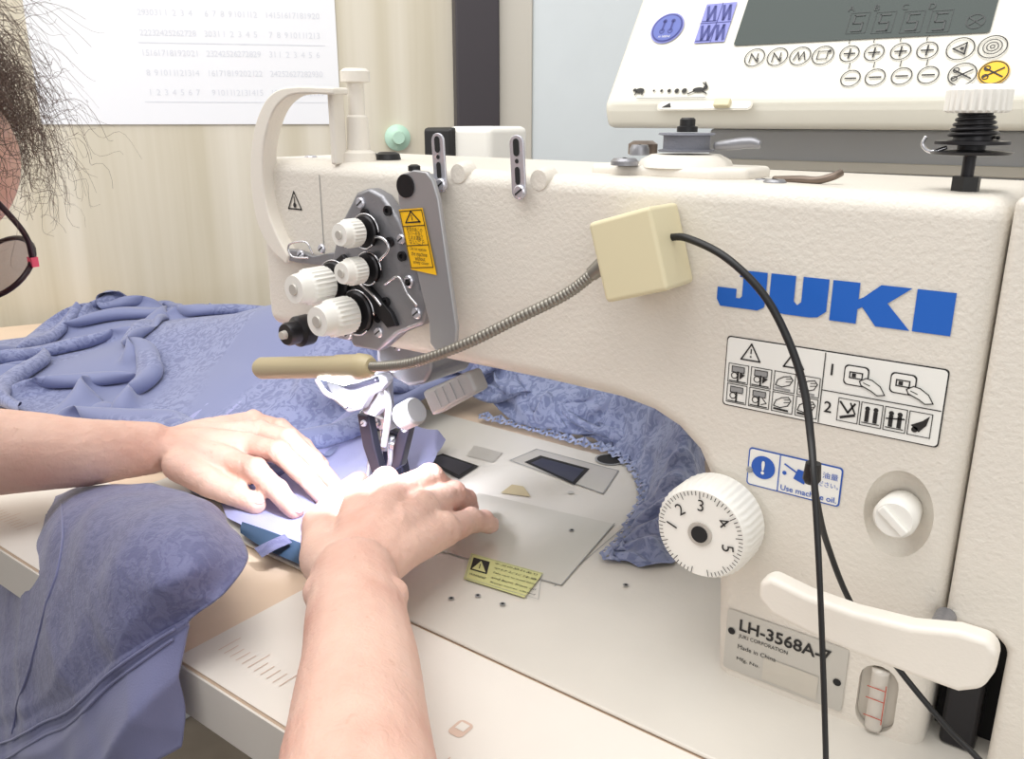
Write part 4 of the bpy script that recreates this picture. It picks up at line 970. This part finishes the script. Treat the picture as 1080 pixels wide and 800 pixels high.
# head
Hc=onX(-198,106,-.60)
hf=V((-.25,.72,-.64)).normalized(); hs=V((.945,.328,0)); hs=(hs-hf*hs.dot(hf)).normalized(); hu=hs.cross(hf)
def hp(s,f_,u): return Hc+hs*s+hf*f_+hu*u
ell(Hc,hs*.076,hf*.094,hu*.086); ell(hp(0,.030,-.05),hs*.062,hf*.060,hu*.068); ell(hp(0,.062,-.105),hs*.026,hf*.024,hu*.02)
ell(hp(0,.080,-.004),hs*.052,hf*.013,hu*.012); ell(hp(0,.086,-.078),hs*.023,hf*.012,hu*.010)
cap(hp(0,.088,-.018),hp(0,.108,-.053),.008,.012); 
for s in(-1,1):
    ell(hp(s*.010,.100,-.056),hs*.007,hf*.008,hu*.007); ell(hp(s*.040,.066,-.050),hs*.026,hf*.022,hu*.030)
    ell(hp(s*.076,-.008,-.030),hs*.008,hf*.017,hu*.030); ell(hp(s*.045,.02,-.085),hs*.02,hf*.035,hu*.02)
    ell(hp(s*.031,.0805,-.022),hs*.013,hf*.009,hu*.008); ell(hp(s*.050,.050,-.004),hs*.024,hf*.040,hu*.046)
nb_=V((-.60,-.045,.20)); cap(hp(0,-.03,-.06),nb_,.052,.062)
def torso(t,e=0):
    chain([nb_+V((0,-.01,-.02)),V((-.6,-.13,.06)),V((-.6,-.22,-.10)),V((-.6,-.27,-.25))],[.075+e,.115+e,.115+e,.125+e],tgt=t)
    ell(V((-.6,-.09,.13)),(.185+e,0,0),(0,.075+e,0),(0,-.03,.085+e),tgt=t)
    ell(V((-.6,-.265,-.24)),(.175+e,0,0),(0,.13+e,0),(0,0,.12+e),tgt=t)
def legs(t,e=0):
    for s in (-1,1): chain([V((-.6+s*.09,-.25,-.26)),V((-.6+s*.13,.14,-.24)),V((-.6+s*.13,.15,-.66))],[.085+e,.062+e,.040+e],tgt=t)
torso(None); legs(None)
for s in(-1,1): chain([V((-.6+s*.13,.13,-.70)),V((-.6+s*.13,.27,-.712))],[.038,.026])
def rem(name,v,f,m,vox,sm,parent=None,**k):
    o=mk(name,v,f,m,parent=parent,**k)
    r_=o.modifiers.new('r','REMESH'); r_.mode='VOXEL'; r_.voxel_size=vox; r_.use_smooth_shade=True
    s_=o.modifiers.new('s','SMOOTH'); s_.factor=.5; s_.iterations=sm
    dg=bpy.context.evaluated_depsgraph_get(); dg.update()
    me=bpy.data.meshes.new_from_object(o.evaluated_get(dg)); o.modifiers.clear(); o.data=me
    for p in me.polygons: p.use_smooth=True
    if not me.materials: me.materials.append(m)
    return o
person=rem('person',bv,bf,m_skin,.0020,8,label='person in dark clothes leaning forward, guiding fabric with both hands',cat='person')
pc=WL[person]; me=person.data
nrm_=[v.normal.copy() for v in me.vertices]
for v_,n_2 in zip(me.vertices,nrm_):
    w_=v_.co+pc
    if w_.z>-.02 and w_.z<.12 and w_.y>.15:
        q=w_*90; q2=w_*210
        hand=ss(.28,.34,w_.y)
        k=(-.00045*max(0,1-abs(noise.noise(q))*6)-.00022*max(0,1-abs(noise.noise(q2+V((5,5,5))))*5))*(.35+.65*hand)+.0005*noise.noise(w_*40)
        v_.co+=n_2*k
tv=[];tf=[]; torso((tv,tf),.010); chain([shR,shR.lerp(elR,.45)],[.062,.056],tgt=(tv,tf)); chain([shL,shL.lerp(elL,.45)],[.062,.056],tgt=(tv,tf))
rem('shirt',tv,tf,m_shirt,.008,3,person,label='dark short sleeved shirt')
tv=[];tf=[]; legs((tv,tf),.012); ell(V((-.6,-.265,-.26)),(.192,0,0),(0,.147,0),(0,0,.115),tgt=(tv,tf))
rem('trousers',tv,tf,m_trous,.008,3,person,label='black trousers')
for s in (-1,1):
    tv=[];tf=[]; chain([V((-.6+s*.13,.11,-.695)),V((-.6+s*.13,.29,-.708))],[.044,.031],tgt=(tv,tf)); rem('shoe',tv,tf,m_black,.006,3,person)
for (p,d,u,r_) in nails:
    s_=d.cross(u).normalized(); tv=[];tf=[]
    ell(p+u*r_*.58+d*r_*.15,s_*r_*.60,d*r_*.80,u*r_*.34,tgt=(tv,tf),n=12)
    mk('fingernail',tv,tf,m_nail,parent=person,smooth=True)
for s in(-1,1):
    tv=[];tf=[]; ell(hp(s*.031,.0835,-.0225),hs*.0105,hf*.009,hu*.0055,tgt=(tv,tf),n=16); mk('eye',tv,tf,m_white,parent=person,smooth=True)
# hair
hv=[];hf_=[]
def strand(p0,d0,L_,curl,rr,ph,n=26,grav=.35,ca=.006):
    pts=[];p=V(p0);d=V(d0).normalized(); a,b_,_=basis(d)
    for k in range(n):
        t=k/(n-1)
        off=(a*math.cos(ph+t*curl)+b_*math.sin(ph+t*curl))*ca*min(1,t*3)
        pts.append(p+off); d=(d+V((0,0,-grav/n))).normalized(); p=p+d*L_/n
    v,f=tubevf(pts,lambda t:rr*(1.1-.7*t),4); addvf(v,f,(hv,hf_))
for i in range(2900):
    th_=random.uniform(0,2*math.pi); u_=random.uniform(-.2,1)
    s_=math.sqrt(max(0,1-u_*u_)); dx,dy=math.cos(th_)*s_,math.sin(th_)*s_
    if dy>.35 and u_<.42: continue
    root=hp(dx*.077,dy*.094,u_*.087)
    nrm=(hs*dx+hf*dy+hu*u_).normalized()
    d=(nrm*random.uniform(.5,1.0)+hf*random.uniform(.1,.9)+V((random.uniform(-.6,.6),random.uniform(-.6,.6),random.uniform(-.5,.4))))
    strand(root,d,random.choice((random.uniform(.03,.06),random.uniform(.05,.095))),random.uniform(9,28),random.uniform(.00014,.00026),random.random()*6,grav=random.uniform(.6,2.6),ca=random.uniform(.003,.007))
for i in range(60):
    strand(hp(random.uniform(.04,.08),random.uniform(-.02,.05),random.uniform(-.1,-.02)),hf*.6+V((random.uniform(-.2,.4),random.uniform(-.1,.4),-1)),random.uniform(.05,.09),random.uniform(9,22),.0002,random.random()*6,grav=1)
mk('hair',hv,hf_,m_hair,parent=person,smooth=True,label='short curly grey brown hair')
tv=[];tf=[]; ell(hp(0,-.018,.016),hs*.080,hf*.082,hu*.080,tgt=(tv,tf)); mk('hair_base',tv,tf,m_hair,parent=person,smooth=True)
# eyeglasses
eg=sube('eyeglasses',hp(0,.115,-.03),person)
for s in (-1,1):
    c=hp(s*.041,.112,-.036)
    loop=[c+hs*(math.cos(t)*.029)*s+hu*(math.sin(t)*.022)-hf*(.005*math.cos(t)) for t in [2*math.pi*k/32 for k in range(33)]]
    v,f=tubevf(loop,.0018,8); mk('rim',v,f,m_glassrim,parent=eg,smooth=True)
    mk('lens',loop[:32],[tuple(range(32))],m_lens,parent=eg,solid=.001)
    tube('temple',[c+hs*s*.029-hf*.005+hu*.004,hp(s*.078,.085,-.024),hp(s*.082,.04,-.018),hp(s*.084,-.01,-.010),hp(s*.082,-.03,-.03)],.0018,m_glassrim,eg,n=8,seg=8)
    v,f=boxvf(-.003,.003,-.002,.002,-.003,.003); mk('gem',[c+hs*s*.0295-hf*.005+hu*.003+V(q) for q in v],f,m_pink,parent=eg)
tube('bridge',[hp(-.012,.117,-.032),hp(0,.120,-.029),hp(.012,.117,-.032)],.0016,m_glassrim,eg,n=6,seg=8)
# ---------------------------------------------------------------- lights
def area(name,loc,tgt,size,power,col=(1,1,1),shape='SQUARE'):
    l=bpy.data.lights.new(name,'AREA'); l.size=size; l.energy=power; l.color=col; l.shape=shape
    o=bpy.data.objects.new(name,l); o.location=loc; o.rotation_euler=(V(tgt)-V(loc)).to_track_quat('-Z','Y').to_euler(); sc.collection.objects.link(o)
area('ceiling_light',(-.5,.1,1.8),(-.5,.5,0),1.5,27,(1,.985,.96))
area('rear_fill_light',(1.2,-1.1,1.0),(-.3,.5,.1),1.4,10,(1,.99,.975))  # unseen area light added behind the camera; no window stands there
area('side_light',(-1.7,-.5,1.3),(-.8,.6,.1),1.3,11,(1,.985,.96))
sl=bpy.data.lights.new('lamp_led_light','SPOT'); sl.energy=5.0; sl.spot_size=math.radians(115); sl.spot_blend=1; sl.shadow_soft_size=.014; sl.color=(.88,.90,1)
so=bpy.data.objects.new('lamp_led_light',sl); so.location=lt_+V((.0,.004,-.012)); so.rotation_euler=(V((nx-.01,ny-.005,.0))-so.location).to_track_quat('-Z','Y').to_euler(); sc.collection.objects.link(so)
w=bpy.data.worlds.new('world'); sc.world=w; w.use_nodes=True
w.node_tree.nodes['Background'].inputs[0].default_value=(1,.99,.97,1); w.node_tree.nodes['Background'].inputs[1].default_value=.66
